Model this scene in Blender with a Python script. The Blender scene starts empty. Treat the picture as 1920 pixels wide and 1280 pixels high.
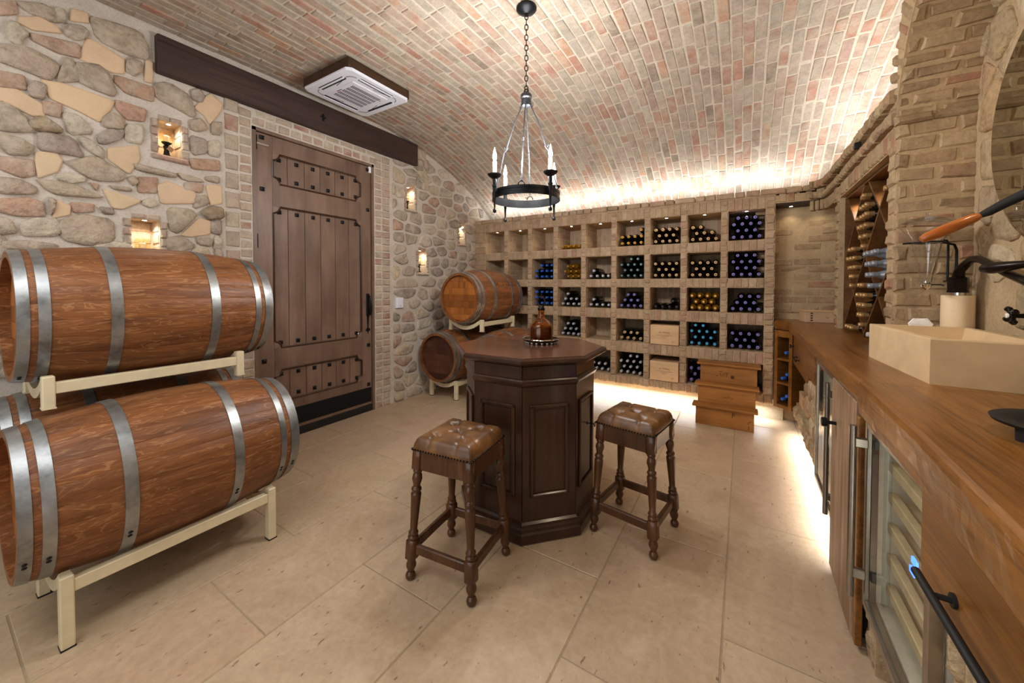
import bpy, math, random
from mathutils import Vector, Matrix
random.seed(7)
R = random.Random(11)
PI = math.pi
C = bpy.context.scene.collection
SC = bpy.context.scene

# ------------------------------------------------------------------ camera
def cam_basis(yaw, pitch, roll):
    fw = Vector((-math.sin(yaw)*math.cos(pitch), math.cos(yaw)*math.cos(pitch), -math.sin(pitch)))
    rt = Vector((math.cos(yaw), math.sin(yaw), 0)); up = rt.cross(fw)
    return fw, rt*math.cos(roll)+up*math.sin(roll), up*math.cos(roll)-rt*math.sin(roll)
FPX, PPX, PPY = 701.34, 960.0, 548.84
CAM = Vector((0, 0, 1.40))
FW, RT, UP = cam_basis(0.5534, 0.02176, 0.0015)
cd = bpy.data.cameras.new('camera'); cam = bpy.data.objects.new('camera', cd); C.objects.link(cam)
cd.sensor_width = 36; cd.sensor_fit = 'HORIZONTAL'; cd.lens = 36*FPX/1920
cd.shift_y = (PPY-640)/1920; cd.clip_start = .02; cd.clip_end = 60
cam.matrix_world = Matrix(((RT.x, UP.x, -FW.x, CAM.x), (RT.y, UP.y, -FW.y, CAM.y), (RT.z, UP.z, -FW.z, CAM.z), (0, 0, 0, 1)))
SC.camera = cam
def proj(p):
    d = Vector(p)-CAM; z = d.dot(FW)
    return (PPX+FPX*d.dot(RT)/z, PPY-FPX*d.dot(UP)/z, z) if z > .05 else (0, 0, -1)

# ------------------------------------------------------------------ world, exposure, large lights
SC.view_settings.view_transform = 'Standard'; SC.view_settings.look = 'None'
SC.view_settings.gamma = 1; SC.view_settings.use_curve_mapping = False
SC.view_settings.exposure = 0.30
w = bpy.data.worlds.new('world'); SC.world = w; w.use_nodes = True
w.node_tree.nodes['Background'].inputs[0].default_value = (1, .93, .85, 1)
w.node_tree.nodes['Background'].inputs[1].default_value = .05
def area(name, loc, direction, sx, sy, power, col, spread=180):
    l = bpy.data.lights.new(name, 'AREA'); l.shape = 'RECTANGLE'; l.size = sx; l.size_y = sy
    l.energy = power; l.color = col; l.spread = math.radians(spread)
    o = bpy.data.objects.new(name, l); C.objects.link(o); o.location = loc
    d = Vector(direction).normalized()
    o.rotation_euler = d.to_track_quat('-Z', 'Y').to_euler()
    return o
def strip(name, a, b, direction, width, power, col, spread=180):
    a = Vector(a); b = Vector(b); d = Vector(direction).normalized(); x = (b-a).normalized()
    z = -d; y = z.cross(x).normalized(); x = y.cross(z)
    o = area(name, (a+b)/2, direction, (b-a).length, width, power, col, spread)
    m = Matrix((x, y, z)).transposed().to_4x4(); m.translation = (a+b)/2; o.matrix_world = m
    return o
WARM = (1, .80, .56); NEUT = (.94, .97, 1); COOL = (.97, .98, 1)
# added fill lamps for the general lighting, all out of view
area('overhead_fill_light', (-1.9, -.4, 3.1), (-.15, .25, -1), 2.4, 1.3, 42, NEUT)  # added soft overhead fill, stands for no known fitting
area('rear_fill_light', (-1.2, -1.45, 1.5), (-.28, 1, .10), 2.6, 2.0, 29, (.92, .96, 1))  # added frontal fill from behind the camera, no doorway seen there
area('niche_fill_light', (.76, 1.55, 2.62), (-.05, .12, -1), .12, .12, 4, WARM)  # unseen lamp added to warm the pillar and sink niche
# LED strips: cove above the rack, cove above the counter, under the rack and under the counter plinth
strip('cove_led', (-3.3, 4.74, 2.34), (.6, 4.74, 2.34), (0, .15, 1), .03, 21, COOL)
strip('cove_led', (.80, 2.7, 2.40), (.80, 4.5, 2.40), (.25, 0, 1), .03, 15, COOL)
strip('plinth_led', (-3.2, 4.66, .18), (.25, 4.66, .18), (0, -.2, -1), .02, 21, (.93, .97, 1), 140)
strip('plinth_led', (.465, 4.35, .155), (.465, 2.45, .155), (-.14, 0, -1), .02, 8, (.95, .98, 1), 140)

# ------------------------------------------------------------------ materials
def lin(c):
    if isinstance(c, str):
        c = [int(c[i:i+2], 16)/255 for i in (0, 2, 4)]
        c = [x/12.92 if x <= .04045 else ((x+.055)/1.055)**2.4 for x in c]
    return (*c[:3], 1)
class NT:
    def __init__(s, name):
        s.m = bpy.data.materials.new(name); s.m.use_nodes = True; s.t = s.m.node_tree
        s.b = s.t.nodes['Principled BSDF']
    def n(s, kind, **kw):
        nd = s.t.nodes.new(kind)
        for k, v in kw.items():
            if k.startswith('i_'):
                k = k[2:].replace('_', ' ')
                nd.inputs[int(k) if k.isdigit() else k].default_value = v
            else: setattr(nd, k, v)
        return nd
    def l(s, a, b): s.t.links.new(a, b)
def coords(t, world, stretch, obj_random=True):
    if world:
        src = t.n('ShaderNodeNewGeometry').outputs['Position']
    else:
        src = t.n('ShaderNodeTexCoord').outputs['Object']
    mp = t.n('ShaderNodeMapping'); mp.inputs['Scale'].default_value = stretch
    t.l(src, mp.inputs['Vector'])
    if not world and obj_random:
        oi = t.n('ShaderNodeObjectInfo'); mu = t.n('ShaderNodeMath', operation='MULTIPLY', i_1=37.0)
        t.l(oi.outputs['Random'], mu.inputs[0]); return mp.outputs[0], mu.outputs[0]
    return mp.outputs[0], None
def noise(t, vec, w_, scale, detail=5, rough=.6, dist=0.0):
    nz = t.n('ShaderNodeTexNoise', noise_dimensions='4D' if w_ is not None else '3D', i_Scale=scale, i_Detail=detail, i_Roughness=rough, i_Distortion=dist)
    t.l(vec, nz.inputs['Vector'])
    if w_ is not None: t.l(w_, nz.inputs['W'])
    return nz.outputs['Fac']
def ramp(t, fac, stops):
    r = t.n('ShaderNodeValToRGB'); el = r.color_ramp.elements
    while len(el) < len(stops): el.new(.5)
    for e, (p, c) in zip(el, stops): e.position = p; e.color = lin(c)
    t.l(fac, r.inputs[0]); return r.outputs[0]
def setp(t, rough=.5, metal=0, spec=.5, coat=0, coat_rough=.1, trans=0, ior=1.45):
    b = t.b; b.inputs['Roughness'].default_value = rough; b.inputs['Metallic'].default_value = metal
    b.inputs['Specular IOR Level'].default_value = spec; b.inputs['Coat Weight'].default_value = coat
    b.inputs['Coat Roughness'].default_value = coat_rough; b.inputs['Transmission Weight'].default_value = trans; b.inputs['IOR'].default_value = ior
def bump(t, fac, strength, dist=.01):
    bp = t.n('ShaderNodeBump', i_Strength=strength, i_Distance=dist); t.l(fac, bp.inputs['Height']); t.l(bp.outputs[0], t.b.inputs['Normal'])
def simple(name, col, rough=.5, metal=0, spec=.5, var=.06, scale=30, bumps=0, **kw):
    t = NT(name); setp(t, rough, metal, spec, **kw); c = lin(col)
    v, w_ = coords(t, False, (1, 1, 1)); f = noise(t, v, w_, scale, 4)
    lo = [x*(1-var*2) for x in c[:3]]; hi = [min(1, x*(1+var*2)) for x in c[:3]]
    t.l(ramp(t, f, [(.3, lo), (.7, hi)]), t.b.inputs['Base Color'])
    if bumps: bump(t, f, bumps, .003)
    return t.m
def masonry(name, stops, scale=14, rough=.9, bumps=.5, dist=.008, spots=None, fine=70, lime=None, haze=(.42, .68), hscale=8):
    """tint attribute x two noises, world coordinates"""
    t = NT(name); setp(t, rough, 0, .25)
    v, _ = coords(t, True, (1, 1, 1)); f = noise(t, v, None, scale, 6, .65); g = noise(t, v, None, fine, 5, .7)
    at = t.n('ShaderNodeAttribute', attribute_name='tint')
    mx = t.n('ShaderNodeMix', data_type='RGBA', blend_type='MULTIPLY'); mx.inputs['Factor'].default_value = 1
    src = at.outputs['Color']
    if lime:                                                          # lime wash left on the faces in patches
        hz = t.n('ShaderNodeMapRange', i_1=haze[0], i_2=haze[1], i_3=.22, i_4=.92); t.l(noise(t, v, None, hscale, 5, .62, .4), hz.inputs[0])
        ml = t.n('ShaderNodeMix', data_type='RGBA'); t.l(hz.outputs[0], ml.inputs['Factor']); t.l(src, ml.inputs['A']); ml.inputs['B'].default_value = lin(lime); src = ml.outputs['Result']
    t.l(src, mx.inputs['A']); t.l(ramp(t, f, stops), mx.inputs['B'])
    m2 = t.n('ShaderNodeMix', data_type='RGBA', blend_type='MULTIPLY'); m2.inputs['Factor'].default_value = 1
    t.l(mx.outputs['Result'], m2.inputs['A']); t.l(ramp(t, g, spots or [(.25, (.72, .70, .67)), (.5, (1, 1, 1)), (.8, (1.1, 1.1, 1.1))]), m2.inputs['B'])
    t.l(m2.outputs['Result'], t.b.inputs['Base Color'])
    ad = t.n('ShaderNodeMath', operation='MULTIPLY_ADD', i_1=.35); t.l(g, ad.inputs[0]); t.l(f, ad.inputs[2])
    bump(t, ad.outputs[0], bumps, dist)
    return t.m
def wood(name, stops, axis=1, scale=10, stretch=.07, rough=.45, bumps=.15, coat=0, dark=.55, tint=False, vein=None, tvar=((.66, .62, .6), (1, .96, .93), (1.15, 1.15, 1.12))):
    t = NT(name); setp(t, rough, 0, .4, coat=coat, coat_rough=.15)
    st = [1, 1, 1]; st[axis] = stretch
    v, w_ = coords(t, False, st)
    f = noise(t, v, w_, scale, 8, .68, .6)
    v2, w2 = coords(t, False, [x*(.45 if i == axis else 1) for i, x in enumerate(st)])
    g = noise(t, v2, w2, scale*7, 4, .7)
    v3, w3 = coords(t, False, (1, 1, 1)); h = noise(t, v3, w3, 2.2, 3)
    c = ramp(t, f, stops)
    m1 = t.n('ShaderNodeMix', data_type='RGBA', blend_type='MULTIPLY'); m1.inputs['Factor'].default_value = 1
    t.l(c, m1.inputs['A']); t.l(ramp(t, g, [(.32, (dark, dark, dark)), (.52, (1, 1, 1))]), m1.inputs['B'])
    m2 = t.n('ShaderNodeMix', data_type='RGBA', blend_type='MULTIPLY'); m2.inputs['Factor'].default_value = 1
    t.l(m1.outputs['Result'], m2.inputs['A']); t.l(ramp(t, h, [(.3, (.72, .70, .68)), (.7, (1.12, 1.1, 1.08))]), m2.inputs['B'])
    out = m2.outputs['Result']
    if vein:                                                          # pale cathedral figure: contour lines of a stretched noise
        v4, w4 = coords(t, False, [x*(1.0 if i != axis else 1.6) for i, x in enumerate(st)]); q = noise(t, v4, w4, scale*.55, 3, .5, 1.2)
        sn = t.n('ShaderNodeMath', operation='MULTIPLY', i_1=46.0); t.l(q, sn.inputs[0]); s2 = t.n('ShaderNodeMath', operation='SINE'); t.l(sn.outputs[0], s2.inputs[0])
        mr_ = t.n('ShaderNodeMapRange', i_1=.80, i_2=1.0, i_3=0.0, i_4=.55); t.l(s2.outputs[0], mr_.inputs[0]); mk = t.n('ShaderNodeMath', operation='MULTIPLY'); t.l(mr_.outputs[0], mk.inputs[0]); t.l(h, mk.inputs[1])
        mv = t.n('ShaderNodeMix', data_type='RGBA'); t.l(mk.outputs[0], mv.inputs['Factor']); t.l(out, mv.inputs['A']); mv.inputs['B'].default_value = lin(vein); out = mv.outputs['Result']
    if tint:
        oi = t.n('ShaderNodeObjectInfo'); m3 = t.n('ShaderNodeMix', data_type='RGBA', blend_type='MULTIPLY'); m3.inputs['Factor'].default_value = 1
        t.l(out, m3.inputs['A']); t.l(ramp(t, oi.outputs['Random'], [(0, tvar[0]), (.5, tvar[1]), (1, tvar[2])]), m3.inputs['B']); out = m3.outputs['Result']
    t.l(out, t.b.inputs['Base Color'])
    ad = t.n('ShaderNodeMath', operation='ADD'); t.l(f, ad.inputs[0]); t.l(g, ad.inputs[1]); bump(t, ad.outputs[0], bumps, .003)
    return t.m
def glass(name, col=(1, 1, 1), rough=0.0, ior=1.45, thin=False):
    t = NT(name)
    if thin:
        tr = t.n('ShaderNodeBsdfTransparent'); tr.inputs[0].default_value = (*col, 1); gl = t.n('ShaderNodeBsdfGlossy'); gl.inputs['Roughness'].default_value = .02
        fr = t.n('ShaderNodeFresnel', i_IOR=1.28); mx = t.n('ShaderNodeMixShader'); ge = t.n('ShaderNodeNewGeometry'); iv = t.n('ShaderNodeMath', operation='SUBTRACT', i_0=1.0); t.l(ge.outputs['Backfacing'], iv.inputs[1]); mm = t.n('ShaderNodeMath', operation='MULTIPLY'); t.l(fr.outputs[0], mm.inputs[0]); t.l(iv.outputs[0], mm.inputs[1]); t.l(mm.outputs[0], mx.inputs[0]); t.l(tr.outputs[0], mx.inputs[1]); t.l(gl.outputs[0], mx.inputs[2])
        t.l(mx.outputs[0], t.t.nodes['Material Output'].inputs[0])
    else:
        setp(t, rough, 0, .5, trans=1, ior=ior); t.b.inputs['Base Color'].default_value = (*col, 1)
    return t.m
def emit(name, col, strength):
    t = NT(name); t.b.inputs['Base Color'].default_value = lin(col); t.b.inputs['Emission Color'].default_value = lin(col); t.b.inputs['Emission Strength'].default_value = strength
    return t.m
ONE = [(.3, (.86, .85, .83)), (.7, (1.08, 1.08, 1.08))]
M = {}
M['brick'] = masonry('old_brick', [(.3, (.80, .78, .76)), (.55, (1, 1, 1)), (.75, (1.08, 1.08, 1.07))], 13, .92, .6, .008, lime='b0a08c', haze=(.38, .64))
M['brick_warm'] = masonry('warm_old_brick', [(.3, (.76, .74, .72)), (.55, (1, 1, 1)), (.75, (1.1, 1.1, 1.08))], 13, .92, .8, .010, lime='b59c78', haze=(.44, .74))
M['stone'] = masonry('field_stone', [(.28, (.66, .64, .61)), (.5, (1.02, 1.02, 1.02)), (.72, (1.2, 1.18, 1.14))], 11, .9, 1.0, .03, fine=38, lime='bcae9c', haze=(.44, .70), hscale=6)
M['stone_warm'] = masonry('warm_rough_stone', [(.28, (.66, .62, .56)), (.5, (1, 1, 1)), (.72, (1.15, 1.12, 1.05))], 9, .9, 1.0, .022, fine=36, lime='b89f72', haze=(.46, .74))
M['slab'] = masonry('sandy_slab', [(.3, (.93, .92, .9)), (.7, (1.05, 1.05, 1.04))], 7, .85, .2, .005, [(.3, (.93, .92, .91)), (.6, (1, 1, 1))])
M['mortar'] = masonry('mortar', [(.3, (.82, .81, .79)), (.7, (1.06, 1.06, 1.06))], 6, .95, .5, .006)
def travertine():
    t = NT('travertine'); setp(t, .42, 0, .35)
    v, _ = coords(t, True, (1, 1, 1)); at = t.n('ShaderNodeAttribute', attribute_name='tint')
    f = noise(t, v, None, 2.1, 6, .6, .8); g = noise(t, v, None, 34, 5, .65)
    v2, _ = coords(t, True, (1, .45, 1)); p = noise(t, v2, None, 42, 3, .6)
    def mul(a, b):
        m = t.n('ShaderNodeMix', data_type='RGBA', blend_type='MULTIPLY'); m.inputs['Factor'].default_value = 1; t.l(a, m.inputs['A']); t.l(b, m.inputs['B']); return m.outputs['Result']
    c = mul(at.outputs['Color'], ramp(t, f, [(.28, (.80, .75, .68)), (.42, (.93, .90, .86)), (.5, (1, .985, .96)), (.53, (.93, .90, .86)), (.7, (1.08, 1.08, 1.07))]))
    c = mul(c, ramp(t, g, [(.3, (.90, .89, .87)), (.6, (1.03, 1.03, 1.03))]))
    c = mul(c, ramp(t, p, [(.295, (.48, .41, .34)), (.345, (1, 1, 1))]))
    t.l(c, t.b.inputs['Base Color'])
    rr = t.n('ShaderNodeMapRange', i_3=.26, i_4=.52); t.l(g, rr.inputs[0]); t.l(rr.outputs[0], t.b.inputs['Roughness'])
    ad = t.n('ShaderNodeMath', operation='ADD'); t.l(f, ad.inputs[0]); t.l(p, ad.inputs[1]); bump(t, ad.outputs[0], .22, .006)
    return t.m
M['tile'] = travertine()
M['barrel_wood'] = wood('barrel_oak', [(.2, '4c2b16'), (.45, '7c4c2a'), (.62, '8e5a32'), (.85, 'ac7640')], 1, 26, .12, .46, .3, tint=True, dark=.62, vein='c49262', tvar=((.80, .79, .78), (.97, .96, .95), (1.1, 1.1, 1.08)))
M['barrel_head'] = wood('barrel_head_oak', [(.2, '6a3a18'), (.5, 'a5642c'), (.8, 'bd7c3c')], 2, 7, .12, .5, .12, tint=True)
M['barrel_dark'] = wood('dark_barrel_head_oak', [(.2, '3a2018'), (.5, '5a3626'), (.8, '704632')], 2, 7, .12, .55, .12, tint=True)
M['door_wood'] = wood('door_walnut', [(.2, '55453a'), (.5, '7a6252'), (.8, '94796a')], 2, 4, .16, .40, .08, dark=.85)
M['beam_wood'] = wood('dark_beam', [(.2, '2c1d16'), (.5, '42302a'), (.8, '54403a')], 1, 5, .12, .55, .2)
M['box_wood'] = wood('frame_walnut', [(.2, '2c1c12'), (.5, '46301f'), (.8, '5c4230')], 1, 8, .1, .5, .12)
M['table_wood'] = wood('table_mahogany', [(.2, '1e110b'), (.5, '3e2619'), (.8, '583823')], 2, 7, .1, .3, .06, coat=.35, dark=.75)
M['top_wood'] = wood('tabletop_mahogany', [(.2, '321a10'), (.5, '553222'), (.8, '714a34')], 0, 7, .1, .26, .05, coat=.5, dark=.8)
M['stool_wood'] = wood('stool_oak', [(.2, '2e1a0c'), (.5, '523118'), (.8, '7a502c')], 2, 12, .12, .35, .08, coat=.3, dark=.65)
M['counter_wood'] = wood('counter_oak', [(.2, '4a2c10'), (.42, '7c4e20'), (.62, '94622a'), (.85, 'aa7c40')], 1, 15, .09, .32, .5, coat=.15, dark=.5, vein='6a421c')
M['pine'] = wood('crate_pine', [(.2, '7e4c1e'), (.5, 'a87034'), (.8, 'bc864a')], 0, 6, .1, .5, .1, dark=.72)
M['crate'] = wood('pale_crate_pine', [(.2, 'c8a078'), (.5, 'dcb88e'), (.8, 'e6c8a2')], 0, 6, .1, .6, .06, dark=.9)
M['rough_wood'] = wood('weathered_plank', [(.2, '5a4330'), (.45, '96765a'), (.65, 'b69676'), (.85, 'ceb496')], 2, 20, .06, .5, .9, dark=.45)
M['rack_wood'] = wood('diamond_rack_oak', [(.2, '4a2e18'), (.5, '6e4824'), (.8, '8c6236')], 1, 7, .15, .5, .1)
M['handle_wood'] = wood('turned_cherry', [(.2, '9a4a16'), (.5, 'c06a22'), (.8, 'd27e30')], 0, 9, .1, .3, .03, coat=.4, dark=.8)
def galv():
    t = NT('galvanised_hoop'); setp(t, .38, .85, .5); v, w_ = coords(t, False, (1, 1, 1))
    f = noise(t, v, w_, 9, 6, .7); g = noise(t, v, w_, 90, 3)
    t.l(ramp(t, f, [(.3, '6e6f6e'), (.5, '989a99'), (.75, 'b2b3b0')]), t.b.inputs['Base Color'])
    rr = t.n('ShaderNodeMapRange', i_3=.24, i_4=.52); t.l(f, rr.inputs[0]); t.l(rr.outputs[0], t.b.inputs['Roughness']); bump(t, g, .06, .002); return t.m
M['hoop'] = galv()
M['cream_steel'] = simple('cream_painted_steel', 'd6c6a2', .42, 0, .5, .04, 20)
M['black_iron'] = simple('black_iron', '1d1e20', .42, .6, .5, .15, 60, .15)
M['grey_iron'] = simple('wrought_iron', '4a4c50', .4, .8, .5, .15, 50, .1)
M['black_plastic'] = simple('matt_black', '141414', .55)
M['bronze'] = simple('oil_rubbed_bronze', '251d1a', .3, .7, .5, .12, 30)
M['steel'] = simple('brushed_steel', 'a9a39a', .28, .95, .5, .05, 30)
M['chrome'] = simple('chrome', 'd8d8d6', .12, 1)
M['white_plastic'] = simple('white_plastic', 'e4e6ee', .4, 0, .5, .01)
M['dark_slot'] = simple('dark_slot', '15171c', .6)
M['porcelain'] = simple('porcelain', 'f0ece4', .2)
M['limestone'] = simple('cast_limestone', 'd3b58a', .6, 0, .35, .06, 9, .12)
M['cream_stone'] = simple('cream_cylinder', 'dcc29c', .55, 0, .4, .03, 8)
M['wax'] = simple('candle_wax', 'f2e6cf', .5)
M['ink'] = simple('burnt_ink', '4a2c18', .8)
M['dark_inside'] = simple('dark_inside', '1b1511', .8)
M['fridge_in'] = simple('fridge_liner', 'b9b1a0', .5)
M['shelf_wood'] = simple('fridge_shelf_beech', 'cdb48c', .55)
M['bottle'] = simple('dark_bottle_glass', '0b0d0a', .08, 0, .6, .1, 10, coat=.3)
M['bottle_brown'] = simple('brown_bottle_glass', '1a0c07', .08, 0, .6, .1, 10)
M['bottle_gold'] = simple('golden_wine_bottle', '8a5f16', .1, 0, .7, .25, 14, coat=.4)
M['bottle_label'] = simple('bottle_label', 'cfc6b4', .7)
M['amber'] = glass('amber_glass', (.80, .42, .07), .02, 1.45)
M['clear'] = glass('clear_glass', (1, 1, 1), 0, 1.45)
M['pane'] = glass('door_pane', (.86, .88, .86), thin=True)
M['smoke_glass'] = glass('candle_glass', (.95, .86, .66), thin=True)
M['mirror'] = simple('mirror_silver', 'b4b4aa', .01, 1, .5, 0)
def capmat(n, c, rough=.32, metal=.25): M[n] = simple(n, c, rough, metal, .5, .05, 40)
capmat('cap_violet', '8f8ae0'); capmat('cap_blue', '3a74e0'); capmat('cap_teal', '46a4d2'); capmat('cap_cream', 'e2c48a', .5, .1); capmat('cap_yellow', 'cf9a24', .4, .2)
capmat('cap_silver', 'c2c4ce', .4, .2); capmat('cap_grey', '566e72', .35, .3); capmat('cap_dark', '2a2228'); capmat('cap_gold', 'b98a3e', .3, .6); capmat('cap_copper', 'c09a66', .28, .6); capmat('cap_pewter', 'a2a8b0', .32, .5); capmat('cap_white', 'd2cbc6', .5, 0)
def leather():
    t = NT('tufted_leather'); setp(t, .40, 0, .5, coat=.15, coat_rough=.3); v, w_ = coords(t, False, (1, 1, 1)); f = noise(t, v, None, 9, 5, .6); g = noise(t, v, None, 160, 3)
    t.l(ramp(t, f, [(.25, '38200f'), (.5, '62401f'), (.75, '8e6030')]), t.b.inputs['Base Color']); bump(t, g, .12, .002); return t.m
M['leather'] = leather()
M['bulb'] = emit('candle_bulb', (1, .90, .76), 60)
M['led'] = emit('downlight_lens', (1, .93, .82), 30)
M['blue_led'] = emit('blue_display', (.03, .12, 1), 6)

# ------------------------------------------------------------------ mesh helpers
class G:
    """collects vertices and faces of ONE mesh"""
    def __init__(s): s.v = []; s.f = []; s.t = []; s.mi = []; s.cur = 0
    def add(s, vs, fs, tint=None, mi=None):
        o = len(s.v); s.v += [tuple(x) for x in vs]; s.f += [[i+o for i in f] for f in fs]
        s.t += [tint or (1, 1, 1)]*len(vs); s.mi += [s.cur if mi is None else mi]*len(fs); return s
    def box(s, lo, hi, tint=None, bev=0, rot=None, mi=None):
        (a, b, c), (d, e, f) = lo, hi
        if bev <= 0:
            vs = [(x, y, z) for z in (c, f) for y in (b, e) for x in (a, d)]
            fs = [(0, 2, 3, 1), (4, 5, 7, 6), (0, 1, 5, 4), (2, 6, 7, 3), (0, 4, 6, 2), (1, 3, 7, 5)]
        else:
            bev = min(bev, (d-a)*.45, (e-b)*.45, (f-c)*.45)
            vs = []; fs = []
            for z, y, x in ((z, y, x) for z in (0, 1) for y in (0, 1) for x in (0, 1)):
                cx, cy, cz = (a, d)[x], (b, e)[y], (c, f)[z]; sx, sy, sz = (1, -1)[x], (1, -1)[y], (1, -1)[z]
                vs += [(cx, cy+sy*bev, cz+sz*bev), (cx+sx*bev, cy, cz+sz*bev), (cx+sx*bev, cy+sy*bev, cz)]
            I = lambda x, y, z, k: ((z*2+y)*2+x)*3+k
            for x in (0, 1):
                q = [I(x, 0, 0, 0), I(x, 1, 0, 0), I(x, 1, 1, 0), I(x, 0, 1, 0)]; fs.append(q if x else q[::-1])
            for y in (0, 1):
                q = [I(0, y, 0, 1), I(1, y, 0, 1), I(1, y, 1, 1), I(0, y, 1, 1)]; fs.append(q[::-1] if y else q)
            for z in (0, 1):
                q = [I(0, 0, z, 2), I(1, 0, z, 2), I(1, 1, z, 2), I(0, 1, z, 2)]; fs.append(q if z else q[::-1])
            for y in (0, 1):
                for z in (0, 1):
                    q = [I(0, y, z, 1), I(1, y, z, 1), I(1, y, z, 2), I(0, y, z, 2)]; fs.append(q if y != z else q[::-1])
            for x in (0, 1):
                for z in (0, 1):
                    q = [I(x, 0, z, 0), I(x, 1, z, 0), I(x, 1, z, 2), I(x, 0, z, 2)]; fs.append(q if x == z else q[::-1])
            for x in (0, 1):
                for y in (0, 1):
                    q = [I(x, y, 0, 0), I(x, y, 1, 0), I(x, y, 1, 1), I(x, y, 0, 1)]; fs.append(q if x != y else q[::-1])
            for z in (0, 1):
                for y in (0, 1):
                    for x in (0, 1):
                        q = [I(x, y, z, 0), I(x, y, z, 1), I(x, y, z, 2)]; fs.append(q if (x+y+z) % 2 else q[::-1])
        if rot is not None: vs = [rot @ Vector(v) for v in vs]
        return s.add(vs, fs, tint, mi)
    def lathe(s, prof, seg=16, c=(0, 0, 0), axis=None, phase=0, cap=True, mi=None):
        """prof: [(radius, height)], revolved about axis (unit Vector, default +Z) through c"""
        ax = Vector(axis or (0, 0, 1)).normalized(); q = Vector((0, 0, 1)).rotation_difference(ax); c = Vector(c)
        vs = []; fs = []
        for r, z in prof:
            for i in range(seg):
                a = phase+2*PI*i/seg; vs.append(c + q @ Vector((r*math.cos(a), r*math.sin(a), z)))
        n = len(prof)
        for j in range(n-1):
            for i in range(seg):
                k = (i+1) % seg; fs.append((j*seg+i, j*seg+k, (j+1)*seg+k, (j+1)*seg+i))
        if cap:
            if prof[0][0] > 1e-6: fs.append(tuple(range(seg))[::-1])
            if prof[-1][0] > 1e-6: fs.append(tuple((n-1)*seg+i for i in range(seg)))
        return s.add(vs, fs, None, mi)
    def tube(s, pts, r, seg=8, closed=False, flat=None, mi=None):
        pts = [Vector(p) for p in pts]; n = len(pts); vs = []; fs = []; prev = None
        for i, p in enumerate(pts):
            if closed: d = pts[(i+1) % n]-pts[i-1]
            else: d = pts[min(i+1, n-1)]-pts[max(i-1, 0)]
            d = d.normalized() if d.length > 1e-9 else Vector((0, 0, 1))
            u = prev if prev is not None else (Vector((0, 0, 1)) if abs(d.z) < .9 else Vector((1, 0, 0)))
            u = (u-d*u.dot(d)).normalized(); prev = u; v = d.cross(u)
            rr = r[i] if isinstance(r, (list, tuple)) else r
            for k in range(seg):
                a = 2*PI*k/seg+(PI/4 if seg == 4 else 0); f2 = flat or 1
                vs.append(p+u*(math.cos(a)*rr)+v*(math.sin(a)*rr*f2))
        for i in range(n if closed else n-1):
            j = (i+1) % n
            for k in range(seg):
                m = (k+1) % seg; fs.append((i*seg+k, i*seg+m, j*seg+m, j*seg+k))
        if not closed: fs += [tuple(range(seg))[::-1], tuple((n-1)*seg+k for k in range(seg))]
        return s.add(vs, fs, None, mi)
    def prism(s, poly, lo, hi, axis=2, tint=None, mi=None):
        """poly in the two axes other than AXIS (cyclic order), extruded lo..hi"""
        def P(a, b, h): return ((h, a, b), (b, h, a), (a, b, h))[axis]
        n = len(poly); vs = [P(a, b, lo) for a, b in poly]+[P(a, b, hi) for a, b in poly]
        ar = sum(poly[i][0]*poly[(i+1) % n][1]-poly[(i+1) % n][0]*poly[i][1] for i in range(n))
        fs = [tuple(range(n))[::-1], tuple(range(n, 2*n))]+[(i, (i+1) % n, n+(i+1) % n, n+i) for i in range(n)]
        if ar < 0: fs = [f[::-1] for f in fs]
        return s.add(vs, fs, tint, mi)
    def ball(s, c, r, seg=8, sq=(1, 1, 1), mi=None):
        n = max(3, seg//2); prof = [(r*math.sin(PI*i/n), -r*math.cos(PI*i/n)) for i in range(n+1)]
        o = len(s.v); s.lathe(prof, seg, (0, 0, 0), cap=False, mi=mi)
        for i in range(o, len(s.v)):
            x, y, z = s.v[i]; s.v[i] = (c[0]+x*sq[0], c[1]+y*sq[1], c[2]+z*sq[2])
        return s
    def xf(s, mtx): s.v = [tuple(mtx @ Vector(v)) for v in s.v]; return s
    def mesh(s, name, mats, smooth=False, tint=False, ang=None):
        me = bpy.data.meshes.new(name); me.from_pydata(s.v, [], s.f)
        for m in (mats if isinstance(mats, (list, tuple)) else [mats]): me.materials.append(M[m] if isinstance(m, str) else m)
        if any(s.mi): me.polygons.foreach_set('material_index', s.mi)
        if tint:
            at = me.color_attributes.new('tint', 'FLOAT_COLOR', 'POINT'); flat = []
            for c in s.t: flat += [c[0], c[1], c[2], 1]
            at.data.foreach_set('color', flat)
        if smooth:
            me.polygons.foreach_set('use_smooth', [True]*len(me.polygons))
            if ang: me.set_sharp_from_angle(angle=math.radians(ang))
        me.update(); return me
    def obj(s, name, mats, parent=None, smooth=False, tint=False, loc=None, ang=40, rot=None):
        if loc is not None:
            l = Vector(loc); s.v = [tuple(Vector(v)-l) for v in s.v]
        return link(name, s.mesh(name, mats, smooth, tint, ang), parent, loc, rot)
def link(name, me, parent=None, loc=None, rot=None):
    o = bpy.data.objects.new(name, me); C.objects.link(o)
    if parent: o.parent = parent
    if loc is not None: o.location = loc
    if rot is not None: o.rotation_euler = rot
    return o
def tag(o, label=None, cat=None, group=None, kind=None):
    if label: o['label'] = label
    if cat: o['category'] = cat
    if group: o['group'] = group
    if kind: o['kind'] = kind
    return o
def thing(name, label, cat, loc=(0, 0, 0), rz=0, group=None):
    o = link(name, None, None, loc, (0, 0, rz)); return tag(o, label, cat, group)
def struct(o): o['kind'] = 'structure'; return o
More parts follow.
